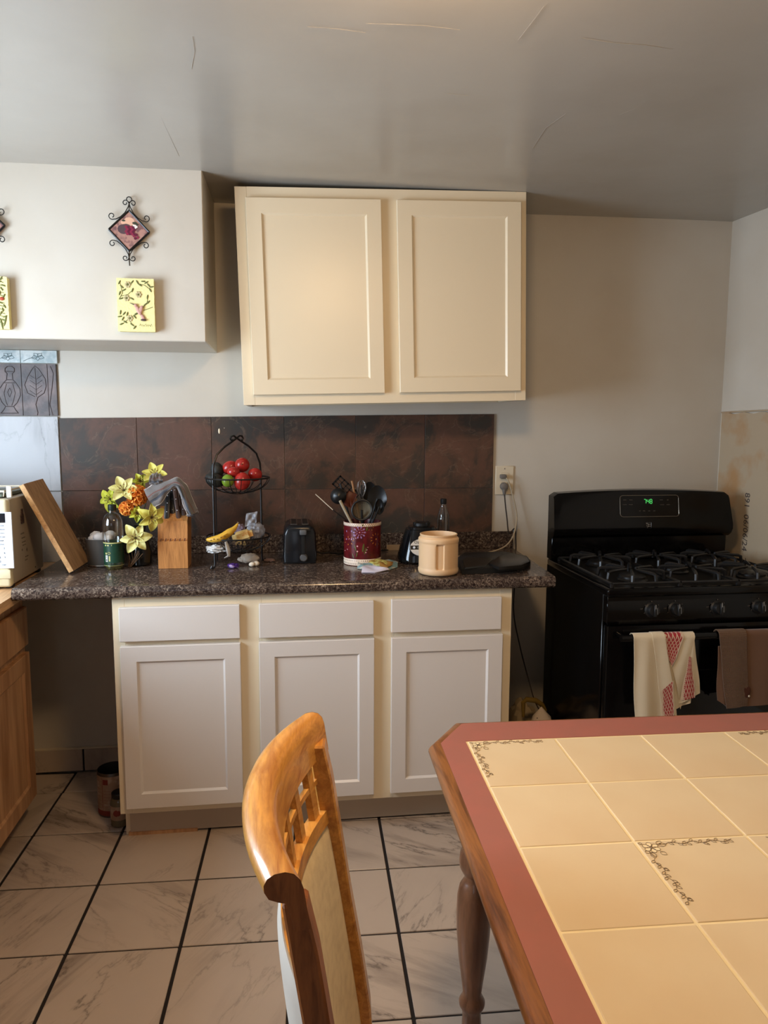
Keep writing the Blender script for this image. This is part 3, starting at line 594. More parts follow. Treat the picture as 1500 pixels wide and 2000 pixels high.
single('dotted_cloth', g, M_dot, 'white cloth with black polka dots heaped beside the stove', 'cloth', (q.x-.012, -.45, 0))
g = G(); pts = [at(a, b, -.40) for a, b in ((1022, 1400), (1022, 1372), (1028, 1366), (1046, 1368), (1058, 1376), (1066, 1388))]; g.tube(pts, [.006, .009, .01, .011, .01, .006], 10)
single('yellow_strap', g, mat('mustard_cloth', (116, 92, 30), .8), 'mustard yellow strap looping over the bags beside the stove', 'strap', tuple(pts[3]))

# ------------------------------------------------------------------ outlet, plugs and cords
oc = thing('wall_outlet', 'ivory wall outlet plate with two plugs right of the slate tiles', 'outlet', (.932, -.004, 1.225))
p0, p1 = at(968, 910, -.004), at(1002, 966, -.004)
g = G(); g.box(p0.x, p1.x, -.0065, -.0008, p1.z, p0.z, .002); obj('cover_plate', g, M_ivory, oc); cxo = (p0.x+p1.x)/2
for dz in (.020, -.020):
    g = G(); zc_ = (p0.z+p1.z)/2+dz; g.box(cxo-.016, cxo+.016, -.0085, -.006, zc_-.014, zc_+.014, .003); r_ = obj('receptacle', g, M_ivory, oc)
g = G(); g.lathe([(.003, 0), (.003, .001), (.0001, .0015)], 10, frame((cxo, -.0065, p0.z-.012), (1, 0, 0), (0, 0, 1))); obj('screw', g, M_chrome, oc)
def cord(name, pts, r, m, label, plug=None):
    t = thing(name, label, 'cord', tuple(pts[0])); g = G()
    P = [Vector(p) for p in pts]; out = []
    for i in range(len(P)-1):                                       # Catmull-Rom
        a, b, c, d = P[max(i-1, 0)], P[i], P[i+1], P[min(i+2, len(P)-1)]
        for k in range(8):
            u = k/8; out.append(.5*((2*b)+(c-a)*u+(2*a-5*b+4*c-d)*u*u+(3*b-a-3*c+d)*u**3))
    out.append(P[-1]); g.tube(out, r, 7); obj('cable', g, m, t)
    if plug: plug(t)
    return t
def plug1(t):
    q = at(983, 931, -.02); g = G(); g.box(q.x-.014, q.x+.012, -.032, -.009, q.z-.008, q.z+.010, .004, None, 2); g.box(q.x+.004, q.x+.014, -.030, -.012, q.z-.004, q.z+.006, .003); obj('plug', g, M_greyplug, t)
def plug2(t):
    q = at(985, 950, -.02); g = G(); g.lathe([(.017, 0), (.0175, .008), (.016, .018), (.011, .021)], 18, frame((q.x, -.0085, q.z), (1, 0, 0), (0, 0, 1))); g.tube([(q.x, -.02, q.z-.01), (q.x, -.02, q.z-.034)], [.010, .006], 10); obj('plug', g, M_greyplug, t)
M_cordw = mat('ivory_cord', (176, 160, 134), .5)
pA = [at(a, b, y) for a, b, y in ((986, 932, -.025), (993, 940, -.032), (1003, 975, -.03), (1009, 1010, -.035), (1003, 1045, -.07), (985, 1068, -.12), (950, 1079, -.16), (915, 1081, -.20), (890, 1079, -.24))]
pA[-1].z = pA[-2].z = pA[-3].z = ZC+.0045; pA[-4].z = max(pA[-4].z, ZC+.008)
cord('ivory_power_cord', pA, .0032, M_cordw, 'ivory power cord looping from the wall outlet onto the countertop', plug1)
pB = [at(a, b, y) for a, b, y in ((985, 960, -.02), (987, 985, -.022), (990, 1010, -.024), (994, 1040, -.03))]+[Vector((.984, -.012, 1.01)), Vector((.990, -.012, .96)), Vector((.992, -.012, .90)), Vector((.993, -.02, .85))]+[at(a, b, y) for a, b, y in ((1003, 1190, -.06), (1015, 1260, -.1), (1033, 1330, -.16), (1043, 1365, -.2), (1056, 1392, -.24))]
cord('black_cord', pB, .0028, mat('dark_cord', (50, 40, 34), .5), 'dark power cord dropping from the outlet behind the worktop to the stove', plug2)
# second outlet, sideways in the countertop lip
q0, q1 = at(755, 1064, -.022), at(800, 1086, -.022)
o2 = thing('lip_outlet', 'tan outlet plate set sideways in the countertop lip', 'outlet', ((q0.x+q1.x)/2, -.022, (q0.z+q1.z)/2))
g = G(); g.box(q0.x, q1.x+.01, -.0245, -.0205, q1.z, q0.z, .0015); obj('cover_plate', g, mat('tan_plate', (138, 112, 80), .5), o2)
g = G()
for dx in (.014, .046): g.box(q0.x+dx, q0.x+dx+.003, -.0252, -.0243, q1.z+.012, q1.z+.018); g.box(q0.x+dx+.010, q0.x+dx+.013, -.0252, -.0243, q1.z+.012, q1.z+.018); g.box(q0.x+dx+.005, q0.x+dx+.008, -.0252, -.0243, q1.z+.020, q1.z+.023)
obj('slots', g, M_blackm, o2, smooth=False)

# ------------------------------------------------------------------ wall ornaments on the soffit
SY = -.42
def diamond(cx, cz, rz, name_label):
    t = thing('diamond_picture', name_label, 'wall ornament', (cx, SY, cz)); M = Matrix.Translation(Vector((cx, SY-.008, cz))) @ frame((0, 0, 0), (1, 0, 0), (0, 0, 1)) @ Matrix.Rotation(R(rz), 4, 'Z')
    h = .066; g = G()
    for k in range(4):
        a, b = R(90*k), R(90*k+90); g.tube([(h*cos(a), h*sin(a), .006), (h*cos(b), h*sin(b), .006)], .0036, 6, False, M)
    obj('frame', g, M_wire, t)
    g = G(); hh = h-.002; g.prism([(hh, 0), (0, hh), (-hh, 0), (0, -hh)], .001, .0065, M); pic = obj('picture', g, mat('picture_ground', (176, 132, 118), .35, noise_=(45, (120, 84, 84), .48, .6)), t, smooth=False)
    def blob(nm, items, m, z=.0068):
        g = G()
        for q_, (x, y, rx, ry) in enumerate(items): g.prism([(x+rx*cos(2*PI*k/12), y+ry*sin(2*PI*k/12)) for k in range(12)], z, z+.0003+.00004*q_, M)
        tag(obj(nm, g, m, pic, smooth=False), kind='stuff')
    blob('painted_sky', [(0, .030, .018, .014), (-.008, .026, .02, .008)], mat('peach_print', (224, 178, 150), .4))
    blob('painted_barrel', [(-.018, .004, .020, .016), (-.010, .008, .018, .014)], mat('barrel_print', (86, 66, 70), .4), .0072)
    gr = [(-.012+.008*(k % 4)+.004*((k//4) % 2), .012-.0075*(k//4)) for k in range(16)]+[(.014, -.016), (.022, -.012), (.026, -.02), (.018, -.024)]
    blob('painted_grapes', [(x+.002, y, .0045, .0045) for x, y in gr[::2]], mat('grape_print', (138, 40, 68), .3), .0078); blob('painted_grapes', [(x+.002, y, .0042, .0042) for x, y in gr[1::2]], mat('grape_print_dark', (96, 24, 52), .3), .0079)
    blob('painted_flower', [(.021, .014, .007, .004), (.021, .014, .003, .007), (.016, .018, .004, .003)], mat('flower_print', (236, 228, 220), .4), .0079)
    blob('painted_leaf', [(-.018, .032, .006, .003), (.018, .026, .008, .004), (.026, .022, .005, .003)], mat('leaf_print', (60, 66, 50), .4), .0076)
    g = G()
    def scroll(pts, r=.0016): g.tube([(a, b, .006) for a, b in pts], r, 6, False, M)
    def spiral(cx, cy, r0, a0, turns, n=16, s=1): return [(cx+r0*(1-.6*k/n)*cos(a0+s*turns*2*PI*k/n), cy+r0*(1-.6*k/n)*sin(a0+s*turns*2*PI*k/n)) for k in range(n+1)]
    for sx in (-1, 1):
        mir = lambda P: [(sx*a, b) for a, b in P]
        scroll(mir([(0, .088), (.004, .076), (.014, .058), (.028, .044), (.042, .036), (.052, .034)]+spiral(.056, .045, .0115, -PI/2, .95)))
        scroll(mir([(0, .088), (.002, .092)]+spiral(.0125, .090, .0095, PI*.75, .95, s=-1)))
        scroll(mir([(0, -.088), (.003, -.076), (.012, -.060), (.026, -.046), (.040, -.036), (.050, -.034)]+spiral(.054, -.0445, .0105, PI/2, .95, s=-1)))
        scroll(mir([(0, -.086), (.003, -.094)]+spiral(.0125, -.089, .009, -PI*.7, .95)))
    scroll([(.0085*cos(2*PI*k/14), .102+.0085*sin(2*PI*k/14)) for k in range(15)]); scroll([(0, .092), (0, .066)]); scroll([(0, -.066), (0, -.092), (.002, -.114)], .002)
    g.tube([(0, .11, .006), (0, .112, -.007)], .0012, 6, False, M)
    tag(obj('scrollwork', g, M_wire, t), kind='stuff')
    return t
pc = at(254, 453, SY); diamond(pc.x, pc.z, -2, 'diamond-shaped grape picture in black scroll frame, above the hummingbird plaque')
pc2 = at(-42, 441, SY); pc2.x = at(15, 441, SY).x-.070; diamond(pc2.x, pc2.z, 0, 'diamond picture in black scroll frame cut off by the left edge')
M_plq = mat('plaque_plaster', (236, 224, 158), .75, bump=(160, .7, .002)); M_olive = mat('plaque_olive', (104, 108, 58), .7); M_bird = mat('plaque_bird', (196, 150, 136), .6); M_bdark = mat('plaque_dark', (70, 52, 46), .6)
def plaque(x0, x1, z0, z1, lab, bird=True):
    t = thing('plaster_plaque', lab, 'wall ornament', ((x0+x1)/2, SY, z0)); y = SY-.028
    def f(u, v):
        e = .0012*noise.noise(Vector((u*40, v*50, x0*9))); return (x0+(x1-x0)*u+(e if u in (0, 1) else 0), y+.0008*noise.noise(Vector((u*30, v*40, 3)))+.001, z0+(z1-z0)*v+e*(v in (0, 1)))
    g = G(); g.box(x0+.001, x1-.001, y+.002, SY-.0005, z0+.001, z1-.001, .002); g.sheet(f, 24, 30, .003); obj('slab', g, M_plq, t)
    W_, H_ = x1-x0, z1-z0; P = lambda a, b, d=.001: Vector((x0+a*W_, y-d, z0+b*H_))
    g = G(); gf = G()
    def leaf(a, b, an, L=.016, w=.005): g.ell(P(a, b), (L/2, .0022, w/2), Matrix.Rotation(-R(an), 4, 'Y'), 10, 6)
    if bird:
        for a, b, an in ((.08, .92, 60), (.14, .84, -40), (.2, .78, 30), (.08, .72, 70), (.3, .9, 10), (.42, .93, 50), (.56, .93, -60), (.63, .88, -30), (.72, .95, 0), (.8, .93, 30), (.86, .88, -50), (.94, .85, 10), (.9, .79, -60), (.42, .78, 70), (.4, .62, -30), (.12, .62, 20), (.82, .66, 80), (.84, .56, 50), (.76, .52, 40), (.66, .45, 55), (.6, .38, 40), (.08, .36, 80), (.18, .34, 50), (.06, .28, 10), (.14, .24, 60), (.26, .33, 70), (.1, .14, 20), (.2, .18, -30), (.46, .28, -50), (.38, .13, -35), (.45, .08, 50), (.5, .34, 30)): leaf(a, b, an)
        for pts in (((.05, .6), (.15, .72), (.1, .9)), ((.1, .66), (.3, .7), (.45, .8)), ((.08, .12), (.3, .24), (.55, .34), (.8, .55), (.84, .68)), ((.3, .22), (.4, .12), (.48, .08)), ((.6, .9), (.75, .88), (.9, .8)), ((.7, .4), (.95, .47))): g.tube([P(a, b, .001) for a, b in pts], .0009, 5)
        for a, b in ((.3, .88), (.26, .63), (.58, .7), (.33, .25)):
            for k in range(6): gf.ell(P(a+.055*cos(k*PI/3), b+.04*sin(k*PI/3), .0015), (.0045, .0018, .0045), None, 8, 5)
            g.ell(P(a, b, .003), (.003, .002, .003), None, 8, 5)
        h = G(); h.ell(P(.5, .49, .004), (.006, .004, .006), None, 12, 8); h.ell(P(.57, .40, .004), (.0075, .004, .018), Matrix.Rotation(R(-28), 4, 'Y'), 12, 8); h.ell(P(.68, .27, .003), (.006, .003, .012), Matrix.Rotation(R(-30), 4, 'Y'), 12, 8); h.ell(P(.64, .42, .006), (.006, .002, .014), Matrix.Rotation(R(20), 4, 'Y'), 10, 6)
        hb = obj('hummingbird', h, M_bird, t); h = G(); h.tube([P(.48, .5, .005), P(.34, .54, .003)], [.0018, .0007], 6); h.ell(P(.7, .22, .005), (.010, .002, .004), None, 10, 6); obj('beak_and_tail', h, M_bdark, hb)
        h = G()
        for k in range(7): h.tube([P(.58+.05*k, .11+.015*(k % 2), .0005), P(.6+.05*k, .15-.01*(k % 3), .0005), P(.63+.05*k, .1, .0005)], .0006, 5)
        obj('scratched_signature', h, M_olive, t)
    else:
        for k in range(14): 
            b = .08+.066*k; g.tube([P(.55, b, .001), P(.75, b+.05, .001), P(.9, b+.02, .001)], .0011, 5); leaf(.8+.05*(k % 3), b+.03, 40*(k % 5)-60)
        for a, b, an in ((.6, .15, 70), (.7, .12, 80), (.8, .1, 100), (.9, .16, 75)): leaf(a, b, an, .04, .006)
        h = G(); h.ell(P(.84, .58, .003), (.008, .003, .006), None, 10, 6); obj('red_bird', h, mat('plaque_red', (176, 70, 44), .6), t)
    obj('leaf_relief', g, M_olive, t)
    if bird: obj('flower_relief', gf, mat('plaque_flower', (190, 176, 132), .7), t)
    else: gf.bm.free()
a, b = at(231, 647, SY-.028), at(300, 545, SY-.028); plaque(a.x, b.x, a.z, b.z, 'yellow plaster plaque with a hummingbird and vines, below the grape picture')
a, b = at(19, 643, SY-.028), at(19, 541, SY-.028); plaque(a.x-.12, a.x, a.z, b.z, 'yellow plaster plaque with leafy relief at the left edge of the soffit', False)

# ------------------------------------------------------------------ microwave and what is on it
mw = thing('microwave', 'cream microwave oven with white keypad at the left edge of the counter', 'microwave', (-1.15, -.35, .9))
mx, my0, my1, mz0 = -.934, -.515, -.175, .905; mtop = onx(16, 974, mx).z
obj('case', G().box(-1.39, mx, my0+.03, my1, mz0+.008, mtop-.002, .003), M_mwside, mw)
g = G(); g.box(-1.40, mx+.001, my0, my0+.034, mz0+.003, mtop, .010, None, 3); obj('front_frame', g, M_cream, mw)
cpx = at(22, 1000, my0); cpb = at(22, 1110, my0)
cp = obj('control_panel', G().box(-1.05, cpx.x, my0-.002, my0+.004, cpb.z, cpx.z, .001), M_panelw, mw)
a, b = at(-20, 1003, my0-.003), at(10, 1021, my0-.003); obj('display', G().box(a.x, b.x, my0-.0035, my0-.001, b.z, a.z, .0005), M_darkglass, cp)
PM = lambda x, y: frame((at(x, y, my0-.0025).x, my0-.0026, at(x, y, my0-.0025).z), (1, 0, 0), (0, 0, 1))
for s_, x, y in (('3', 8, 1071), ('6', 9, 1080), ('9', 10, 1089), ('2', -2, 1071), ('5', -1, 1080), ('8', 0, 1089), ('0', 1, 1097)): text(s_, .0095, PM(x, y), M_print, 'keypad_digit', cp)
for k, s_ in enumerate(('COOK', 'DEFROST', 'POTATO', 'POPCORN', 'TIMER', 'CLOCK')): text(s_, .005, PM(3, 1027+k*7.3), M_print, 'keypad_lettering', cp)
text('START', .005, PM(8, 1103.5), M_print, 'keypad_lettering', cp)
a, b = at(-30, 1114, my0), at(22, 1130, my0); obj('open_button', G().box(a.x, b.x, my0-.004, my0+.002, b.z, a.z, .003, None, 2), M_cream, mw)
obj('door', G().box(-1.395, -1.055, my0-.006, my0+.004, mz0+.02, mtop-.015, .003), M_darkglass, mw)
for x in (-1.37, -.95):
    for y in (my0+.04, my1-.03): obj('foot', G().box(x-.012, x+.012, y-.012, y+.012, .90, mz0+.009, .002), M_blackm, mw)
SP = lambda x, y, o=.001: Vector((mx+o, onx(x, y, mx).y, onx(x, y, mx).z))
SM = lambda x, y: frame(SP(x, y), (0, 1, 0), (0, 0, 1))
for s_, x, y, sz in (('CAUTION', 43, 1042, .008), ('HIGH VOLTAGE', 45, 1050, .005), ('SERVICE BY TRAINED', 46, 1058, .004), ('PERSONNEL ONLY', 47, 1064, .004), ('PRECAUTION', 52, 1086, .005), ('MODEL NO.', 51, 1093, .005)): text(s_, sz, SM(x, y), mat('side_print', (104, 92, 80), .6) if 'side_print' not in bpy.data.materials else bpy.data.materials['side_print'], 'warning_lettering', mw)
g = G(); M = SM(43, 1074); g.lathe([(.004, 0), (.004, .0004)], 10, M); M = SM(52, 1073); g.prism([(0, .008), (.005, 0), (0, -.008), (-.005, 0)], 0, .0004, M); obj('warning_symbol', g, bpy.data.materials['side_print'], mw, smooth=False)
g = G(); g.ell(SP(69, 1107, .0005), (.001, .003, .003)); obj('screw', g, M_blackm, mw)
# bottle-shaped magnet on its side
MM = frame(SP(42, 1008, .0004), (0, 1, 0), (0, 0, 1)); pr = [(-.011, -.026), (.011, -.026), (.013, -.022), (.013, .003), (.0065, .010), (.0055, .026), (-.0055, .026), (-.0065, .010), (-.013, .003), (-.013, -.022)]
g = G(); g.prism(pr, 0, .004, MM); single('bottle_magnet', g, mat('magnet_brown', (58, 40, 36), .4, noise_=(200, (96, 74, 64), .5, .6)), 'dark brown bottle-shaped magnet stuck on the microwave side', 'magnet', tuple(SP(42, 1008)), smooth=False)
# cream tray and clip on top
g = G(); tz = mtop; g.box(-1.36, -.965, my0+.06, my1-.06, tz, tz+.014, .003)
ty = -.36; tr = thing('clear_tray', 'dull green tray with a cream rim on top of the microwave', 'tray', (-1.1, ty, tz))
obj('tray_base', g, mat('tray_green', (86, 92, 76), .4), tr); g = G(); g.tube([(-1.37, my0+.055, tz+.022), (-.958, my0+.055, tz+.022), (-.958, my1-.07, tz+.022), (-1.37, my1-.07, tz+.022)], .0035, 6, True); 
g.tube([(-.958, my0+.055, tz+.022), (-.962, my0+.058, tz+.004)], .002, 6); obj('rim', g, M_ivory, tr)
q = at(18, 960, my0+.05); tc_ = thing('bag_clip', 'small white clip gripping the tray rim on the microwave', 'clip', (q.x, my0+.05, tz)); obj('clip_body', G().box(q.x-.008, q.x+.009, my0+.044, my0+.051, tz+.001, tz+.040, .002), M_white, tc_)
# leaning cutting board
p0 = onz(144, 1115, ZC+.0108); p1 = onz(177, 1098, ZC+.0108); p2 = at(46, 945, p0.y)
bx = (p2-p0).normalized(); L = (p2-p0).length; by = (p1-p0).normalized(); BM = frame(p0, bx, by)
cb = thing('cutting_board', 'thick wooden cutting board leaning on the microwave', 'cutting board', tuple(p0))
g = G(); Wd = (p1-p0).length; sg = -1 if (BM.to_3x3() @ Vector((0, 0, 1))).z > 0 else 1
g.box(0, L, 0, Wd, min(0, .019*sg), max(0, .019*sg), .001, BM)
obj('plank', g, M_board, cb, smooth=False)
obj('front_edge', G().box(.001, L-.001, -.0006, .0004, min(0, .019*sg)+.001, max(0, .019*sg)-.001, 0, BM), M_boardedge, cb, smooth=False)

# ------------------------------------------------------------------ grey pot, oil bottle
pt_ = thing('grey_pot', 'small dull grey metal pot between cutting board and oil bottle', 'pot', (-.70, -.225, ZC))
g = G(); q = T(-.698, -.222, 0); g.lathe([(.058, ZC), (.060, ZC+.004), (.062, ZC+.100), (.0635, ZC+.102), (.0615, ZC+.103), (.0595, ZC+.05), (.0001, ZC+.05)], 32, q, False); obj('body', g, mat('pot_grey', (104, 102, 98), .45, metal=.3), pt_)
g = G(); g.lathe([(.0605, ZC), (.0625, ZC+.004), (.0605, ZC+.006)], 32, q, False); obj('base_rim', g, M_chrome, pt_)
g = G()
for k in range(7): a = k*.9; g.ell((-.698+.032*cos(a)*(k > 0), -.222+.032*sin(a)*(k > 0), ZC+.101+.008*(k % 2)), (.022, .02, .017), None, 14, 10, .2, 4)
single('crumpled_tissue', g, mat('tissue_white', (214, 206, 200), .8), 'crumpled white tissues filling the grey pot', 'tissue', (-.698, -.222, ZC+.08))
ob = thing('oil_bottle', 'clear cooking-oil bottle with green label and dark cap', 'bottle', (-.640, -.315, ZC))
OT = T(-.640, -.315, 0); oh = at(228, 985, -.315).z-ZC
g = G(); g.lathe([(.0001, ZC+.001), (.030, ZC+.0015), (.036, ZC+.008), (.037, ZC+.02), (.0345, ZC+.03), (.0345, ZC+.10), (.037, ZC+.105), (.0375, ZC+.12), (.0375, ZC+.165), (.036, ZC+.18), (.028, ZC+.20), (.015, ZC+oh-.03), (.0135, ZC+oh-.018)], 32, OT, False); obj('shell', g, C_, ob)
g = G(); g.lathe([(.0001, ZC+.003), (.028, ZC+.004), (.0335, ZC+.02), (.0335, ZC+.085), (.0001, ZC+.085)], 24, OT, False); obj('oil', g, mat('pale_oil', (200, 190, 120), .1, trans=.9, ior=1.3), ob)
zl0, zl1 = at(230, 1106, -.352).z, at(230, 1060, -.352).z
g = G(); g.lathe([(.0352, zl0), (.0352, zl1)], 32, OT, False); lb = obj('label', g, mat('label_green', (22, 62, 44), .45), ob)
g = G(); g.lathe([(.0356, zl1-.004), (.0356, zl1)], 32, OT, False); g.lathe([(.0356, zl0), (.0356, zl0+.002)], 32, OT, False); obj('label_border', g, mat('label_gold', (196, 190, 120), .5), lb)
def onoil(x, z, o=.0008): a = (x+.640)/.0352; return Vector((-.640+(.0352+o)*sin(a), -.315-(.0352+o)*cos(a), z))
def curvbox(g, x0, x1, z0, z1, o=.0008, n=4): 
    for k in range(n): a, b = x0+(x1-x0)*k/n, x0+(x1-x0)*(k+1)/n; g.add([onoil(a, z0, o), onoil(b, z0, o), onoil(b, z1, o), onoil(a, z1, o)], [(0, 1, 2, 3)])
g = G(); curvbox(g, -.664, -.655, zl0+.016, zl0+.04); obj('label_patch', g, M_white, lb, smooth=False)
g = G(); curvbox(g, -.662, -.657, zl0+.019, zl0+.026, .0012); curvbox(g, -.661, -.659, zl0+.03, zl0+.037, .0012); obj('patch_print', g, M_print, lb, smooth=False)
g = G(); curvbox(g, -.650, -.645, zl0+.018, zl0+.038, .0012); curvbox(g, -.665, -.659, zl1-.013, zl1-.008); curvbox(g, -.655, -.649, zl1-.013, zl1-.008); curvbox(g, -.640, -.638, zl1-.012, zl1-.007); curvbox(g, -.664, -.658, zl0+.043, zl0+.05)
g.tube([onoil(-.649+.005*cos(2*PI*k/10), zl0+.048+.004*sin(2*PI*k/10), .001) for k in range(10)], .0008, 5, True); obj('label_print', g, bpy.data.materials['label_gold'], lb, smooth=False)
g = G(); g.lathe([(.0145, ZC+oh-.022), (.015, ZC+oh-.02), (.015, ZC+oh-.002), (.013, ZC+oh)], 20, OT); obj('cap', g, mat('cap_green', (20, 34, 30), .35), ob)

# ------------------------------------------------------------------ bouquet of artificial flowers
M_lily = [mat('lily_yellow', (206, 196, 96), .6, noise_=(50, (190, 176, 62), .45, .65), sss=.05), mat('lily_pale', (216, 210, 140), .6, noise_=(60, (196, 184, 92), .45, .65), sss=.05), mat('lily_green', (172, 176, 44), .6, noise_=(50, (196, 190, 70), .4, .6), sss=.05)]
M_anther = mat('anther_brown', (92, 60, 24), .7); M_stem = mat('stem_green', (62, 76, 30), .6); M_org = mat('orange_bloom', (232, 158, 60), .6, noise_=(90, (226, 118, 40), .42, .6), sss=.05); M_org2 = mat('orange_bloom_light', (236, 170, 80), .6, noise_=(90, (226, 120, 40), .42, .6))
def lily(c, face, r, m, lab, roll=0, n=6, droop=.25, wd=.47):
    c = Vector(c); t = thing('artificial_lily', lab, 'flower', tuple(c), group=None); F = Vector(face).normalized(); X = F.orthogonal().normalized(); Mx = Matrix.Translation(c) @ Matrix((X, F.cross(X), F)).transposed().to_4x4() @ Matrix.Rotation(R(roll), 4, 'Z')
    for k in range(n):
        a = 2*PI*k/n+random.uniform(-.08, .08); rr_ = r*(1 if k % 2 == 0 else .93); w = r*wd*(1 if k % 2 == 0 else .86); ph = random.uniform(.8, 1.2)
        def f(u, v, a=a, rr_=rr_, w=w, ph=ph):
            s_ = (v-.5)*2; L = u; wid = w*(sin(PI*min(1, L**.75*.97+.02))**.8+.06)*.62
            x = L*rr_*.98; y = s_*wid; z = r*(.30*sin(L*1.7)*1-droop*ph*L**3*1.5)+abs(s_)**1.5*wid*.35*(1-L*.6)-.004*(1-abs(s_))*(L < .9)
            return Vector((x*cos(a)-y*sin(a), x*sin(a)+y*cos(a), z))
        g = G(); g.sheet(f, 12, 6, .0011); g.bm.transform(Mx); obj('petal', g, m, t, ang=80)
    g = G()
    for k in range(6): a = 2*PI*k/6+.4; g.tube([Vector((0, 0, 0)), Vector((.12*r*cos(a), .12*r*sin(a), r*.28)), Vector((.22*r*cos(a), .22*r*sin(a), r*.42))], .0009, 5); g.ell(Vector((.22*r*cos(a), .22*r*sin(a), r*.43)), (.0025, .0025, .0015), None, 6, 4)
    g.bm.transform(Mx); obj('stamens', g, M_anther, t)
    g = G(); g.lathe([(.0001, -.012), (.004, -.010), (.006, -.002), (.005, .002)], 8); g.bm.transform(Mx); obj('calyx', g, M_stem, t)
    return t
def toward(p, dx=0, dz=0): d = (CAM-Vector(p)).normalized(); return d+Vector((dx, 0, dz))
P = at(265, 1051, -.37); lily(P, toward(P, .0, .0), .060, M_lily[1], 'large pale yellow lily facing forward, lowest of the bouquet', 20)
P = at(296, 1010, -.36); lily(P, toward(P, .35, -.15), .056, M_lily[0], 'yellow lily drooping left of the knife block top', 50, droop=.3)
P = at(242, 958, -.32); lily(P, toward(P, -.1, .55), .058, M_lily[1], 'pale lily opening upward above the orange blooms', 10, droop=.05)
P = at(216, 975, -.25); lily(P, toward(P, -.6, .1), .052, M_lily[2], 'yellow-green lily above the oil bottle cap, leftmost of the bouquet', 35, wd=.42)
P = at(303, 927, -.29); lily(P, toward(P, -.25, .7), .050, M_lily[0], 'topmost yellow lily rising behind the folded striped towel', 0, droop=.0)
P = at(274, 940, -.27); lily(P, toward(P, .1, .3), .034, M_lily[2], 'small yellow-green lily behind the larger orange bloom', 15, wd=.5)
P = at(268, 1003, -.33); lily(P, toward(P, .2, .2), .034, M_lily[2], 'small greenish lily half hidden in the middle of the bouquet', 40, wd=.5)
def bloom(c, r, m, lab):
    c = Vector(c); t = thing('orange_bloom', lab, 'flower', tuple(c)); rnd = random.Random(int(c.x*1e4)); g = G(); h = G()
    for k in range(70):
        z = 1-1.5*(k+.5)/70; a = k*2.399; rad = math.sqrt(max(0, 1-z*z)); d = Vector((rad*cos(a), rad*sin(a), z)); d = rotv(d, c)
        X = d.orthogonal().normalized(); X = Matrix.Rotation(rnd.uniform(0, 6.28), 3, d) @ X; Y = d.cross(X); b = c+d*r*.55; w = r*.34
        def f(u, v): s_ = (v-.5)*2; return b+d*(u*r*.5)+X*(s_*w*(.35+.65*u)*(1-.25*u*u))+Y*(.12*r*sin(u*3)-abs(s_)*.1*r*u)+X*(.02*r*sin(v*14))*u
        (g if k % 3 else h).sheet(f, 4, 5, .0009)
    obj('petal_ruffle', g, m, t, ang=80); obj('inner_petals', h, M_org2, t, ang=80); g = G(); g.ell(c, (r*.6,)*3, None, 12, 8); obj('heart', g, m, t)
def rotv(d, c): F = (CAM-c).normalized(); X = F.orthogonal().normalized(); return (X*d.x+F.cross(X)*d.y+F*d.z)
bloom(at(268, 968, -.31), .038, M_org, 'larger orange ruffled bloom beside the grey striped towel'); bloom(at(247, 993, -.325), .026, M_org, 'smaller deep orange ruffled bloom right of the bottle cap')
vb = thing('flower_vase', 'dark glass vase hidden behind the bouquet', 'vase', (-.555, -.25, ZC)); g = G(); VT = T(-.558, -.25, 0)
g.lathe([(.034, ZC), (.040, ZC+.006), (.043, ZC+.05), (.030, ZC+.10), (.020, ZC+.13), (.024, ZC+.15), (.022, ZC+.15), (.018, ZC+.13), (.0001, ZC+.06)], 24, VT, False); obj('body', g, mat('vase_black', (16, 17, 16), .12), vb)
for (a, b, y) in ((265, 1051, -.355), (296, 1010, -.34), (242, 962, -.30), (216, 978, -.28), (303, 930, -.27), (274, 945, -.25), (268, 972, -.29), (247, 997, -.31)):
    P = at(a, b, y); g = G(); s0 = Vector((-.558, -.25, ZC+.15)); mid = s0.lerp(P, .5)+Vector((0, .012, .015)); g.tube([s0-Vector((0, 0, .05)), s0, mid, P], .0018, 6); obj('stem', g, M_stem, vb)
g = G()
for k in range(9): 
    a = at(252+random.uniform(-4, 6), 1096, -.30); b = at(262+random.uniform(-12, 18), 1083+random.uniform(-8, 4), -.31); a.z = ZC+.003; g.tube([a, a.lerp(b, .5)+Vector((.004, 0, .004)), b], .0012, 5)
single('dried_twigs', g, mat('twig_brown', (96, 66, 40), .8), 'dried brown twigs on the counter under the pale lily', 'twigs', tuple(at(258, 1090, -.3)))

# ------------------------------------------------------------------ knife block, knives, towel
kb = thing('knife_block', 'light wooden knife block with a row of narrow slots', 'knife block', (-.427, -.29, ZC))
bx0, bx1 = at(309, 1100, -.335).x, at(367, 1100, -.335).x; zm = at(330, 1057, -.335).z; zt2 = at(330, 1018, -.32).z
g = G(); g.prism([(-.335, ZC), (-.335, zm), (-.326, zm+.003), (-.318, zt2), (-.25, zt2+.05), (-.20, zt2+.03), (-.24, ZC)], bx0, bx1, frame((0, 0, 0), (0, 1, 0), (0, 0, 1)))
obj('block', g, M_block, kb, smooth=False)
g = G()
for k in range(6): x = bx0+.010+k*(bx1-bx0-.018)/5.2; g.add([(x-.002, -.3362, zm), (x+.004, -.3362, zm), (x+.0055, -.3310, zm+.0095), (x+.001, -.3310, zm+.0095)], [(0, 1, 2, 3)])
g.keep = 1; obj('slot', g, mat('slot_shadow', (96, 52, 24), .8), kb, smooth=False)
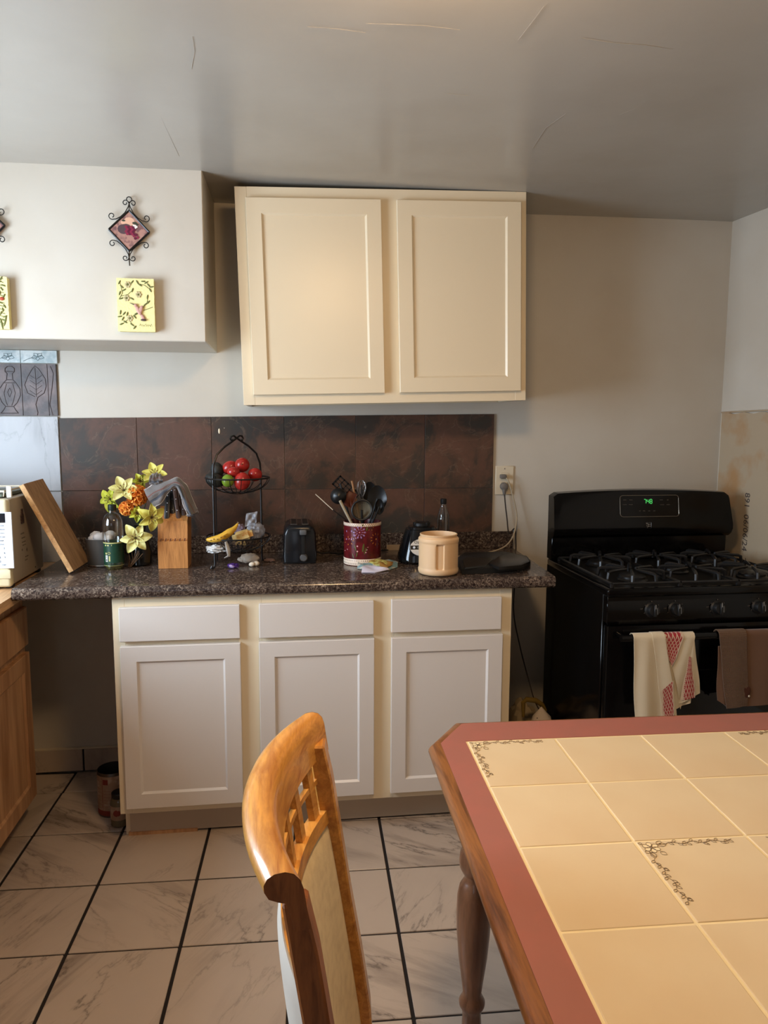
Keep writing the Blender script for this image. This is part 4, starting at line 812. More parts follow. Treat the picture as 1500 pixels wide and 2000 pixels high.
def knife(px0, py0, px1, py1, y0, y1, w, m, lab):
    a, b = at(px0, py0, y0), at(px1, py1, y1); t = thing('kitchen_knife', lab, 'knife', tuple(a)); z = (b-a).normalized(); X = Vector((1, 0, 0)); X = (X-z*X.dot(z)).normalized(); Mk = Matrix.Translation(a) @ Matrix((X, z.cross(X), z)).transposed().to_4x4(); L = (b-a).length
    g = G(); g.box(-w/2, w/2, -.012, .012, .004, L, .004, Mk, 2); h = obj('handle', g, m, t); g = G()
    for u in (.3, .6, .85): g.ell(Mk @ Vector((0, -.0118, L*u)), (.0022, .001, .0022), None, 8, 5)
    obj('rivets', g, M_chrome, h); g = G(); g.box(-.001, .001, -.011, .011, -.02, .006, 0, Mk); obj('blade', g, M_chrome, t, smooth=False)
M_kh = mat('handle_black', (20, 19, 20), .4); M_kb = wood('handle_brown', (54, 34, 24), (84, 56, 42), .5, (20, 20, 3))
knife(326, 1019, 329, 962, -.30, -.25, .020, M_kh, 'black-handled knife at the left of the block, under the towel'); knife(338, 1018, 336, 950, -.285, -.23, .018, M_kh, 'black-handled knife second from the left in the block')
knife(350, 1020, 341, 948, -.30, -.25, .016, M_kb, 'brown-handled knife in the middle of the block'); knife(361, 1018, 352, 946, -.29, -.24, .017, M_kb, 'brown-handled knife at the right of the block')
m = mat('striped_towel', (132, 128, 126), .9, sheen=.2); t_ = NT(m); uv = t_.n('UVMap'); s_ = t_.n('SeparateXYZ'); t_.l(uv.outputs[0], s_.inputs[0]); wv = t_.noise(t_.n('TexCoord').outputs['Object'], 500, 3)
band = lambda a, b: t_.math('MULTIPLY', t_.math('GREATER_THAN', s_.outputs[1], a), t_.math('LESS_THAN', s_.outputs[1], b))
c_ = t_.mix(wv, (70, 66, 66), (136, 130, 126)); c_ = t_.mix(t_.math('MULTIPLY', band(.58, .74), .75), c_, (44, 56, 72)); c_ = t_.mix(t_.math('MULTIPLY', band(.36, .40), .8), c_, (112, 58, 48)); c_ = t_.mix(t_.math('ADD', band(-1, .03), band(.97, 2)), c_, (206, 200, 196)); t_.l(c_, t_.p.inputs['Base Color']); t_.bump(wv, .4, .001); M_stripe = m
dt = thing('striped_towel', 'grey kitchen towel with blue and red stripes draped over the knives', 'towel', tuple(at(340, 950, -.31)))
def ribbon(A, B, ya, nm, nu=30, nv=10, wav=.004):
    A = [at(*p) for p in A]; B = [at(*p) for p in B]
    def crv(P, u):
        k = u*(len(P)-1); i = min(int(k), len(P)-2); f = k-i; a, b, c, d = P[max(i-1, 0)], P[i], P[i+1], P[min(i+2, len(P)-1)]
        return .5*((2*b)+(c-a)*f+(2*a-5*b+4*c-d)*f*f+(3*b-a-3*c+d)*f**3)
    g = G(); g.sheet(lambda u, v: crv(A, u).lerp(crv(B, u), v)+Vector((.0, -.016*sin(v*PI)+wav*sin(v*11+u*4)+.010*noise.noise(Vector((u*7, v*4, 1.7))), wav*.4*sin(v*9)+.006*noise.noise(Vector((u*9, v*5, 4.1))))), nu, nv, .0022, True); return obj(nm, g, M_stripe, dt, ang=80)
ribbon([(281, 957, -.345), (300, 946, -.34), (322, 941, -.33), (345, 934, -.32), (362, 944, -.32), (374, 968, -.33), (388, 1001, -.335)], [(303, 992, -.36), (316, 982, -.36), (328, 964, -.355), (343, 952, -.35), (352, 968, -.36), (358, 988, -.36), (366, 1006, -.362)], 0, 'main_fold')
ribbon([(294, 928, -.33), (306, 924, -.31), (320, 930, -.31)], [(292, 946, -.335), (308, 948, -.335), (318, 943, -.33)], 0, 'top_fold', 14, 8, .003)
ribbon([(364, 1006, -.335), (374, 1002, -.335), (386, 992, -.33)], [(372, 1009, -.33), (380, 1006, -.33), (388, 1001, -.33)], 0, 'end_hem', 10, 6, .002)

# ------------------------------------------------------------------ two-tier fruit stand
fs = thing('fruit_stand', 'black wire two-tier fruit stand with scrolled arch handle', 'fruit stand', (-.19, -.29, ZC))
fL, fR = Vector((-.270, -.365, ZC)), Vector((-.103, -.235, ZC)); fC = (fL+fR)/2; ax = (fR-fL).normalized()
za = at(450, 856, fC.y).z; hw_ = (fR-fL).length/2
def F2(s_, z, o=0): return fC+ax*(s_*hw_)+Vector((ax.y, -ax.x, 0))*o+Vector((0, 0, z-ZC))
for s_ in (-1, 1):
    g = G()
    foot = [F2(s_*(1.13), ZC+.012), F2(s_*1.17, ZC+.006), F2(s_*1.10, ZC+.0035), F2(s_*1.03, ZC+.006)]
    arch = [F2(s_, ZC+.02), F2(s_, ZC+.2), F2(s_, za-.135), F2(s_*.97, za-.095), F2(s_*.82, za-.058), F2(s_*.5, za-.030), F2(s_*.2, za-.012), F2(-s_*.02, za+.002), F2(-s_*.12, za+.010), F2(-s_*.22, za+.008), F2(-s_*.27, za-.001), F2(-s_*.22, za-.008), F2(-s_*.17, za-.005)]
    g.tube(foot+arch, .0038, 8); obj('upright', g, M_wire, fs)
g = G(); g.tube([F2(-.93, ZC+.03, .004), F2(-.93, ZC+.3, .004), F2(-.93, za-.135, .004)], .0025, 7); obj('brace_rod', g, M_wire, fs)
zu, zl = at(455, 936, fC.y-.11).z-.002, at(455, 1054, fC.y-.11).z-.002; BR = .118; BD = .060
for zr in (zu, zl):
    g = G(); g.tube([(fC.x+BR*cos(2*PI*k/36), fC.y+BR*sin(2*PI*k/36), zr) for k in range(36)], .003, 8, True)
    bw = obj('bowl', g, M_wire, fs)
    for k in range(18):
        a = 2*PI*k/18; h = G(); h.tube([(fC.x+BR*sin(t*PI/2)*cos(a), fC.y+BR*sin(t*PI/2)*sin(a), zr-BD*cos(t*PI/2)) for t in (.14, .3, .45, .6, .75, .88, 1)], .0014, 5); obj('bowl_wire', h, M_wire, bw)
    h = G(); h.tube([(fC.x+.026*cos(2*PI*k/16), fC.y+.026*sin(2*PI*k/16), zr-BD*.975) for k in range(16)], .002, 6, True); h.tube([(fC.x+.07*cos(2*PI*k/24), fC.y+.07*sin(2*PI*k/24), zr-BD*.80) for k in range(24)], .0014, 6, True); obj('bowl_ring', h, M_wire, bw)
M_tom = mat('tomato_red', (166, 42, 34), .25, noise_=(30, (146, 30, 26), .4, .6), sss=.05); M_lime = mat('lime_green', (106, 132, 34), .35, bump=(200, .15, .001)); M_calyx = mat('tomato_scar', (86, 62, 30), .7)
def tomato(px_, py_, y, r, lab, rx=1.0, ry=1.0, rot=0, scar=None):
    c = at(px_, py_, y); t = thing('tomato', lab, 'tomato', tuple(c)); g = G(); g.ell(c, (r*rx, r*.95, r*ry), Matrix.Rotation(R(rot), 4, 'Y'), 20, 14); obj('flesh', g, M_tom, t)
    if scar: g = G(); d = (CAM-c).normalized()+Vector(scar); d.normalize(); g.ell(c+d*r*.93, (.003, .003, .002), None, 8, 6); obj('stem_scar', g, M_calyx, t)
tomato(473, 908, -.30, .0275, 'round red tomato at the top of the heap, stem scar showing', scar=(-.05, 0, .1))
tomato(449, 913, -.275, .0275, 'oval red tomato leaning at the back left of the heap', 1.15, .9, -25)
tomato(456, 922, -.345, .0225, 'small red tomato just above the lime', 1.05, .85)
tomato(473, 940, -.355, .0300, 'large red tomato at the front beside the lime', 1.0, 1.12, 12)
tomato(498, 927, -.315, .0255, 'red tomato touching the right rod of the stand', 1.05, .98)
c = at(445, 939, -.365); t = thing('lime', 'green lime in the upper bowl in front of the tomatoes', 'lime', tuple(c)); g = G(); g.ell(c, (.0225, .021, .0235), None, 18, 12); obj('rind', g, M_lime, t); g = G(); g.ell(c+Vector((.006, -.0195, .004)), (.003, .002, .003), None, 8, 6); obj('stem_end', g, mat('lime_end', (130, 140, 70), .6), t)
c = at(420, 938, -.31)
g = G(); g.ell(c+Vector((0, 0, .0)), (.036, .034, .026), Matrix.Rotation(R(18), 4, 'Y'), 20, 14, .1, 3); g.ell(c+Vector((-.020, 0, .010)), (.016, .016, .013), Matrix.Rotation(R(30), 4, 'Y'), 14, 10); 
single('avocado', g, mat('avocado_skin', (34, 34, 30), .55, bump=(220, .6, .002)), 'dark-skinned avocado at the left of the upper bowl', 'avocado', tuple(c))
c = at(424, 918, -.28); g = G(); g.ell(c, (.024, .024, .030), Matrix.Rotation(R(-20), 4, 'Y'), 18, 12, .06, 3); single('avocado', g, bpy.data.materials['avocado_skin'], 'upright dark avocado behind the first, left of the tomatoes', 'avocado', tuple(c))
# lower bowl
M_ban = mat('banana_skin', (206, 160, 52), .45, noise_=(40, (196, 138, 40), .5, .7)); M_banm = mat('banana_tip', (96, 72, 36), .7)
def banana(pts, rs, lab):
    P = [at(*p) for p in pts]; out = []; rr2 = []
    for i in range(len(P)-1):
        a, b, c_, d = P[max(i-1, 0)], P[i], P[i+1], P[min(i+2, len(P)-1)]
        for k in range(5): u = k/5; out.append(.5*((2*b)+(c_-a)*u+(2*a-5*b+4*c_-d)*u*u+(3*b-a-3*c_+d)*u**3)); rr2.append(rs[i]*(1-u)+rs[i+1]*u)
    out.append(P[-1]); rr2.append(rs[-1]); t = thing('banana', lab, 'banana', tuple(P[2])); g = G(); g.tube(out, rr2, 6); bmesh.ops.smooth_vert(g.bm, verts=g.bm.verts[:], factor=.3, use_axis_x=True, use_axis_y=True, use_axis_z=True); obj('peel', g, M_ban, t, ang=60)
    g = G(); e = out[-1]; g.tube([out[-3], e, e+(e-out[-3])*.35], [.0035, .0045, .006], 6); g.ell(out[0], (.005, .005, .005), None, 8, 6)
    for k in range(5): q = out[4+2*k]; g.ell(q+Vector((.001, -rr2[4+2*k]*.93, .003*(k % 2))), (.003, .0015, .0018), None, 8, 5)
    obj('stem_and_spots', g, M_banm, t)
banana(((404, 1054, -.39), (415, 1054, -.395), (432, 1050, -.395), (448, 1040, -.385), (458, 1032, -.375), (465, 1022, -.365)), (.006, .013, .0165, .0165, .010, .0035), 'yellow speckled banana lying across the lower bowl')
M_bag = mat('thin_plastic_bag', (170, 170, 176), .3, trans=.35, alpha=.75, bump=(40, .8, .01)); M_bagwh = mat('white_film', (196, 194, 190), .4, bump=(60, .6, .006))
def crumple(c, r, amp, fr, n=22, M=None): g = G(); g.ell(c, r, M, n, n//2+2, amp, fr); return g
c = at(474, 1046, -.34); g = G(); M = Matrix.Rotation(R(-16), 4, 'Y'); t = bmesh.new(); bmesh.ops.create_cube(t, size=1); bmesh.ops.bevel(t, geom=t.edges[:], offset=.2, segments=3, affect='EDGES')
for v in t.verts: v.co = Vector((v.co.x*.076, v.co.y*.04, v.co.z*.036))
g.merge(t, Matrix.Translation(c) @ M); bd = single('bread_roll', g, mat('bread_pale', (214, 188, 126), .7, noise_=(40, (196, 140, 70), .52, .62)), 'pale bread piece beside the banana in the lower bowl', 'bread', tuple(c))
c = at(500, 1036, -.30); single('clear_bag', crumple(c, (.030, .028, .030), .5, 3), M_bag, 'crumpled clear plastic bag standing at the right of the lower bowl', 'bag', tuple(c))
c = at(489, 1016, -.30); single('folded_bag_corner', (lambda g: g.sheet(lambda u, v: c+Vector(((u-.5)*.042+v*.006, .006*sin(u*9)*sin(v*7), (v-.5)*.05+.008*u)), 12, 12, .0012))(G()), M_bag, 'stiff folded plastic corner sticking up behind the bread', 'bag', tuple(c), ang=80)
c = at(467, 1034, -.29); single('foil_wrapper', crumple(c, (.020, .012, .022), .5, 3), mat('mauve_film', (122, 108, 124), .35), 'mauve wrapper peak between banana stem and plastic bag', 'wrapper', tuple(c))
c = at(422, 1072, -.375); g = crumple(c, (.036, .022, .014), .5, 3, 26); single('white_bag', g, M_bagwh, 'white plastic bag under the banana in the lower bowl', 'bag', tuple(c))
g = G(); P = [at(a, b, -.415) for a, b in ((441, 1058), (446, 1075), (447, 1086), (438, 1090))]; g.tube(P, [.006, .010, .008, .003], 8, False, None, .4); single('bag_tail', g, M_bagwh, 'white bag end poking down through the lower bowl wires', 'bag', tuple(P[1]))
g = G()
for k in range(10): a = at(472+random.uniform(-8, 10), 1056, -.39); g.tube([a, a+Vector((random.uniform(-.01, .01), .004, -.012)), a+Vector((random.uniform(-.015, .015), .008, -.018))], .0009, 5)
single('straw_ties', g, mat('straw', (168, 138, 84), .8), 'thin straw-coloured ties under the bread in the lower bowl', 'twist ties', tuple(at(474, 1060, -.39)))
# garlic, wrapper on the counter
c = onz(487, 1103, ZC)+Vector((0, .015, .0225)); g = G(); g.ell(c, (.036, .022, .019), None, 24, 14, .22, 3); g.ell(c+Vector((-.026, -.004, -.005)), (.02, .012, .009), Matrix.Rotation(R(15), 4, 'Y'), 14, 8, .2, 4)
single('produce_bag', g, mat('bag_of_garlic', (186, 172, 156), .35, trans=.15, bump=(40, .8, .008)), 'cloudy plastic bag lying on the counter under the fruit stand', 'bag', tuple(c))
for a, b, r_, lab in ((492, 1107, .011, 'left garlic clove in front of the cloudy bag'), (500, 1106, .012, 'right garlic clove in front of the cloudy bag')):
    c = onz(a, b, ZC)+Vector((0, .004, r_*.8)); g = G(); g.ell(c, (r_*1.1, r_*.8, r_*.8), Matrix.Rotation(R(-12), 4, 'Y'), 14, 10); single('garlic_clove', g, mat('garlic', (226, 212, 190), .45), lab, 'garlic', tuple(c))
c = onz(456, 1110, ZC)+Vector((0, .004, .009)); g = crumple(c, (.020, .013, .009), .5, 3); w_ = thing('candy_wrapper', 'shiny purple wrapper on the counter below the fruit stand', 'wrapper', tuple(c)); obj('purple_film', g, mat('purple_film', (70, 40, 110), .25), w_); g = G(); g.ell(c+Vector((-.006, -.011, .0)), (.011, .004, .005), Matrix.Rotation(R(20), 4, 'Y'), 10, 6, .4, 4); obj('white_patch', g, mat('lilac_film', (176, 156, 198), .3), w_)
g = crumple(onz(526, 1098, ZC)+Vector((0, .01, .006)), (.020, .010, .006), .5, 3); single('paper_scrap', g, mat('scrap', (120, 94, 84), .7), 'small crumpled scrap right of the fruit stand foot', 'paper scrap', tuple(onz(526, 1098, ZC)))

# ------------------------------------------------------------------ toaster
to = thing('toaster', 'black two-slice toaster seen end-on', 'toaster', (.043, -.19, ZC)); tx0, tx1 = -.022, .109; ttz = at(585, 1027, -.297).z
g = G()
def tsec(y, s_=1): return [(tx0+.002, ZC+.008), (tx0, ZC+.03), (tx0+.004, ttz-.03), (tx0+.014, ttz-.008), (tx0+.028, ttz), (tx1-.028, ttz), (tx1-.014, ttz-.008), (tx1-.004, ttz-.03), (tx1, ZC+.03), (tx1-.002, ZC+.008)]
secs = [(-.285, .90), (-.294, .93), (-.289, .97), (-.278, 1), (-.09, 1), (-.078, .97), (-.072, .9)]; secs = [(-.298, .88), (-.294, .95), (-.284, 1), (-.09, 1), (-.078, .95), (-.074, .88)]
n = 10; vs = []; cxm, czm = (tx0+tx1)/2, (ZC+ttz)/2
for y, s_ in secs: vs += [(cxm+(x-cxm)*s_, y, ZC+.008+(z-ZC-.008)*(1-(1-s_)*.6)) for x, z in tsec(y)]
fs_ = [tuple(range(n)), tuple(range(len(vs)-1, len(vs)-1-n, -1))]+[(i*n+k, i*n+(k+1) % n, (i+1)*n+(k+1) % n, (i+1)*n+k) for i in range(len(secs)-1) for k in range(n)]
g.add(vs, fs_); obj('shell', g, mat('toaster_black', (20, 21, 24), .22), to, ang=50)
obj('base', G().box(tx0+.004, tx1-.004, -.292, -.08, ZC, ZC+.012, .003), M_blackm, to)
for dx in (-.022, .022): 
    g = G(); g.box(cxm+dx-.013, cxm+dx+.013, -.262, -.10, ttz-.0005, ttz+.002, .001); sl = obj('slot_rim', g, M_chrome, to, smooth=False); obj('slot', G().box(cxm+dx-.010, cxm+dx+.010, -.258, -.104, ttz+.0021, ttz+.0026), M_blackm, sl, smooth=False)
fy_ = -.2985; a, b = at(592, 1046, fy_), at(592, 1085, fy_)
obj('lever_slot', G().box(a.x-.006, a.x+.006, fy_-.0010, fy_+.004, b.z, a.z, .0005), M_blackm, to, smooth=False)
a = at(592, 1040, fy_-.01); obj('lever', G().box(a.x-.013, a.x+.013, fy_-.016, fy_+.002, a.z-.010, a.z+.010, .004, None, 2), mat('toaster_grey', (86, 86, 86), .4), to)
a = at(593, 1089, fy_); g = G(); KM = frame((a.x, fy_, a.z), (1, 0, 0), (0, 0, 1)); g.lathe([(.013, -.004), (.013, .006), (.011, .012), (.0001, .0125)], 20, KM); k = obj('dial', g, bpy.data.materials['toaster_grey'], to); g = G(); g.lathe([(.015, -.003), (.015, .001)], 20, KM); obj('dial_ring', g, M_chrome, k)
g = G(); c0 = Vector((.10, -.10, ZC+.02)); g.tube([c0, (.13, -.09, ZC+.004), (.17, -.085, ZC+.004), (.20, -.11, ZC+.004), (.25, -.07, ZC+.004), (.33, -.06, ZC+.004), (.42, -.045, ZC+.004)], .003, 7); obj('power_cord', g, M_blackm, to)

# ------------------------------------------------------------------ flowered utensil tin
ut = thing('utensil_tin', 'dark red tin with painted flowers and white dotted bands holding utensils', 'tin', (.283, -.30, ZC)); tr_ = .072; tc0 = Vector((.284, -.300, 0)); thz = at(706, 1023, -.373).z
UT = T(*tc0)
g = G(); g.lathe([(tr_-.001, ZC), (tr_, ZC+.002), (tr_, thz), (tr_-.002, thz+.001), (tr_-.003, thz-.002), (tr_-.003, ZC+.01), (.0001, ZC+.006)], 48, UT, False); obj('body', g, mat('tin_red', (96, 22, 26), .28, noise_=(40, (74, 16, 20), .45, .6)), ut)
zb0, zb1 = ZC+.002, at(706, 1093, -.373).z; zb2 = at(706, 1029, -.373).z
for z0, z1 in ((zb0, zb1), (zb2, thz)):
    g = G(); g.lathe([(tr_+.0006, z0), (tr_+.0010, z0+.001), (tr_+.001, z1-.001), (tr_+.0006, z1)], 48, UT, False); bnd = obj('dotted_band', g, mat('band_cream', (228, 206, 184), .4), ut)
    g = G()
    for r2, zz in enumerate((z0+(z1-z0)*.27, z0+(z1-z0)*.76)):
        for k in range(56):
            a = 2*PI*(k+.5*r2)/56; 
            if sin(a) > .35: continue
            Mk = frame((tc0.x+(tr_+.0012)*cos(a), tc0.y+(tr_+.0012)*sin(a), zz), (-sin(a), cos(a), 0), (0, 0, 1)); g.prism([(.0016*cos(2*PI*j/6), .0018*sin(2*PI*j/6)) for j in range(6)], 0, .0002, Mk)
    tag(obj('painted_dots', g, mat('dot_brown', (60, 26, 24), .4), bnd, smooth=False), kind='stuff')
def ctin(px_, py_): p = at(px_, py_, tc0.y-tr_*.9); sx = max(-.999, min(.999, (p.x-tc0.x)/tr_)); a = math.asin(sx); y = tc0.y-tr_*cos(a); p = at(px_, py_, y); return a, p.z
def tinpatch(nm, items, m, o=.0007):
    g = G()
    for j, (px_, py_, rx, ry, rot) in enumerate(items):
        a0, z0 = ctin(px_, py_); vs = []
        for k in range(10): t = 2*PI*k/10; ux = rx*cos(t)*cos(rot)-ry*sin(t)*sin(rot); uz = rx*cos(t)*sin(rot)+ry*sin(t)*cos(rot); a = a0+ux/tr_; oo = o+.00006*(j % 9); vs.append((tc0.x+(tr_+oo)*sin(a), tc0.y-(tr_+oo)*cos(a), z0+uz))
        g.add(vs, [tuple(range(10))])
    return tag(obj(nm, g, m, ut, smooth=False), kind='stuff')
fl_ = lambda x, y, r, n=8, w=.5, rx=1: [(x+r*.62*2.38*1.0*cos(2*PI*k/n), y-r*.62*2.38*sin(2*PI*k/n), r*.00062, r*.00062*w, 2*PI*k/n) for k in range(n)]
tinpatch('painted_purple_flower', fl_(702, 1040, 7, 10, .7)+fl_(702, 1040, 3.5, 7, .8)+fl_(683, 1045, 6, 6, .9), mat('paint_purple', (138, 102, 142), .35))
tinpatch('painted_light_outline', [(702, 1040, .0022, .0022, 0)]+fl_(702, 1040, 5, 10, .16)+[(683+4*k, 1054-abs(k-1)*1.5, .003, .0014, .8-.5*k) for k in range(4)]+[(698, 1067, .0032, .003, 0), (698, 1077, .0032, .003, .3), (714, 1079, .0025, .002, .9), (716, 1074, .0022, .0018, .5), (718, 1069, .002, .0014, .7), (676, 1075, .003, .0018, .4), (680, 1073, .002, .003, 0)], mat('paint_pink', (212, 150, 150), .35), .0010)
tinpatch('painted_orange_flower', fl_(683, 1056, 5, 7, .5)+fl_(735, 1053, 7, 11, .35)+[(735, 1053, .004, .0035, 0), (674, 1031, .002, .006, .2)]+fl_(723, 1030, 4, 6, .5), mat('paint_orange', (188, 116, 48), .35), .0008)
tinpatch('painted_leaf', [(694, 1070, .0022, .014, .25), (697, 1082, .002, .012, -.2), (709, 1070, .0035, .017, -.12), (713, 1076, .0025, .014, -.3), (716, 1033, .003, .008, -.2), (690, 1085, .0016, .010, .3), (708, 1026, .003, .004, 0)], mat('paint_green', (84, 84, 36), .35), .0009)
# utensils
M_ny = mat('black_nylon', (20, 20, 20), .35); M_spoonw = wood('utensil_wood', (110, 72, 42), (156, 112, 72), .6, (20, 20, 4))
def utensil(name, lab, cat, head, base=(0, 0), r=.0045, m=None, build=None, hm=None):
    h = Vector(head); b = Vector((tc0.x+base[0], tc0.y+base[1], ZC+.03)); t = thing(name, lab, cat, tuple(b)); g = G(); g.tube([b, b.lerp(h, .5), h], [r, r*.9, r], 8); obj('handle', g, m or M_ny, t)
    if build: g = G(); build(g, h, (h-b).normalized()); obj('head', g, hm or m or M_ny, t, ang=60)
    return t
def ladle(g, h, d): F = (h-CAM).normalized(); X = F.orthogonal().normalized(); M = Matrix.Translation(h) @ Matrix((X, F.cross(X), F)).transposed().to_4x4(); g.lathe([(.0001, -.020), (.015, -.017), (.026, -.008), (.031, .004), (.029, .004), (.024, -.006), (.0001, -.016)], 20, M, False)
utensil('ladle', 'black ladle with its round bowl turned to the room', 'ladle', at(661, 969, -.31), (.02, -.01), build=ladle)
def slotted(g, h, d):
    x = Vector((.75, 0, -.66)).normalized(); X = x; Z = Vector((.66, 0, .75)); 
    M = Matrix.Translation(h) @ Matrix((Vector((.72, 0, -.69)), Vector((0, 1, 0)), Vector((.69, 0, .72)))).transposed().to_4x4(); L, w_ = .095, .048
    g.box(-.02, L, -.001, .001, -w_/2, -w_/2+.006, 0, M); g.box(-.02, L, -.001, .001, w_/2-.006, w_/2, 0, M); g.box(-.022, -.014, -.001, .001, -w_/2, w_/2, 0, M)
    for k in range(5): g.box(.002+k*.02, .006+k*.02, -.001, .001, -w_/2, w_/2, 0, M)
    for k in (-.008, .006): g.box(-.02, L, -.001, .001, k, k+.003, 0, M)
utensil('slotted_turner', 'black slotted turner leaning left behind the ladle', 'turner', at(664, 944, -.27), (-.01, .02), build=slotted)
def flatspat(g, h, d):
    X = Vector((.9, 0, -.43)); Z = Vector((.43, 0, .9)); M = Matrix.Translation(h) @ Matrix((X, Vector((0, 1, 0)), Z)).transposed().to_4x4(); g.box(-.019, .019, -.0015, .0015, -.03, .03, .004, M)
utensil('brown_spatula', 'reddish-brown spatula between the ladle and the sieve', 'spatula', at(683, 975, -.29), (.01, .0), m=mat('spatula_brown', (92, 42, 24), .5), build=flatspat)
utensil('wooden_spoon', 'pale wooden spoon handle crossing in front of the ladle', 'spoon', at(664, 978, -.355), (.02, -.03), .0055, mat('pale_handle', (162, 148, 124), .5))
utensil('wooden_stick', 'thin brown wooden handle pointing up beside the whisk', 'utensil handle', at(687, 939, -.27), (.02, .02), .004, M_spoonw)
def whisk(g, h, d):
    for k in range(5):
        a = PI*k/5; X = Vector((cos(a), sin(a), 0)); g.tube([h+X*(.019*sin(t*PI))*(1 if i < 5 else 1)+d*(.0) +Vector((0, 0, 0)) for i, t in enumerate((0,))]*2, .0001, 3) if 0 else None
        pts = [h+X*(.018*s_*w_)+d*z for s_, w_, z in ((1, .15, -.055), (1, .75, -.03), (1, 1, -.01), (1, .8, .008), (1, .3, .018), (-1, .3, .018), (-1, .8, .008), (-1, 1, -.01), (-1, .75, -.03), (-1, .15, -.055))]; g.tube(pts, .0008, 5)
utensil('wire_whisk', 'steel wire whisk rising behind the sieve', 'whisk', at(706, 947, -.28), (.0, .03), .004, M_ny, whisk, M_chrome)
def sieve(g, h, d):
    F = (h-CAM).normalized(); X = F.orthogonal().normalized(); Y = F.cross(X); g.tube([h+X*.0385*cos(2*PI*k/28)+Y*.0365*sin(2*PI*k/28) for k in range(28)], .004, 8, True)
s1 = utensil('sieve', 'black-rimmed mesh sieve at the front of the tin', 'sieve', at(707, 996, -.36), (.0, -.02), build=sieve)
h = at(707, 996, -.36); F = (h-CAM).normalized(); X = F.orthogonal().normalized(); g = G(); g.lathe([(.037, 0), (.034, .007), (.024, .016), (.0001, .022)], 28, Matrix.Translation(h) @ Matrix((X, F.cross(X), F)).transposed().to_4x4(), False); obj('mesh', g, mat('sieve_mesh', (104, 94, 74), .5, metal=.4, alpha=.72, bump=(900, .8, .002)), s1)
def bigspoon(rx, rz):
    def f(g, h, d):
        F = (h-CAM).normalized(); X = Vector((1, 0, 0)); X = (X-F*X.dot(F)).normalized(); Y = F.cross(X); g.sheet(lambda u, v: h+X*(rx*sin(PI*min(max(u, .01), .99))**.5*(v*2-1))+Y*(rz*(1-2*u))+F*(.012*(1-(2*u-1)**2)*(1-(2*v-1)**2)), 16, 10, .002)
    return f
utensil('serving_spoon', 'large black nylon serving spoon at the right of the tin', 'spoon', at(737, 974, -.28), (-.01, .01), build=bigspoon(.037, .052)); utensil('slotted_spoon', 'black nylon spoon directly behind the whisk', 'spoon', at(722, 962, -.26), (-.02, .03), build=bigspoon(.028, .042)); utensil('pasta_server', 'black nylon server leaning right, lowest beside the tin rim', 'spoon', at(741, 990, -.30), (-.02, -.01), build=bigspoon(.018, .03))
a, b = at(616, 965, -.30), at(647, 993, -.30); g = G(); d_ = (b-a).normalized(); g.tube([a, b+d_*.01], .0016, 7); sk = thing('metal_skewer', 'thin bright metal skewer sticking out left of the utensil tin', 'skewer', tuple(b)); obj('rod', g, mat('steel_painted_glint', (214, 202, 180), .3), sk); g = G(); g.tube([b+d_*.008, tc0+Vector((-.03, 0, thz-.02))], .002, 7); obj('handle', g, M_ny, sk)  # rod: pale non-metal colour stands in for light reflecting off the steel

# ------------------------------------------------------------------ napkin and packets
nb = onz(735, 1113, ZC)
def pile(nm, lab, cat, A, B, m, th=.003, h=.0):
    A = [onz(x, y, ZC+z) for x, y, z in A]; B = [onz(x, y, ZC+z) for x, y, z in B]; n_ = len(A)-1
    g = G(); g.sheet(lambda u, v: (lambda k: A[k[0]].lerp(A[min(k[0]+1, n_)], k[1]).lerp(B[k[0]].lerp(B[min(k[0]+1, n_)], k[1]), v))((min(int(u*n_), n_-1), u*n_-min(int(u*n_), n_-1)))+Vector((0, 0, .003*sin(u*8+v*3)*sin(v*PI)+.004*sin(v*PI))), 16, 8, th); return single(nm, g, m, lab, cat, tuple(A[0]), ang=80)
pile('paper_napkin', 'folded white napkin in front of the utensil tin', 'napkin', ((706, 1118, .002), (735, 1118, .002), (759, 1113, .003)), ((710, 1105, .010), (735, 1106, .010), (757, 1111, .006)), mat('napkin_white', (214, 208, 224), .8))
pile('blue_dishcloth', 'pale blue cloth fanned out under the packets', 'cloth', ((698, 1110, .002), (715, 1113, .002), (735, 1112, .003), (760, 1113, .002), (776, 1108, .002)), ((700, 1098, .012), (715, 1101, .012), (735, 1096, .016), (760, 1093, .014), (777, 1098, .006)), mat('cloth_blue', (120, 152, 158), .8, noise_=(50, (196, 190, 176), .5, .6)))
pile('yellow_packet', 'crumpled yellow-green packet on top of the blue cloth', 'packet', ((718, 1098, .014), (735, 1104, .012), (756, 1106, .012)), ((716, 1088, .026), (735, 1091, .024), (758, 1096, .018)), mat('packet_yellow', (184, 178, 104), .5, noise_=(60, (150, 120, 50), .5, .6)), .004)
pile('brown_packet', 'small brown packet lying right of the yellow packet', 'packet', ((742, 1106, .012), (756, 1108, .012), (766, 1104, .012)), ((740, 1097, .020), (756, 1096, .020), (768, 1098, .014)), mat('packet_brown', (150, 108, 50), .5), .003)

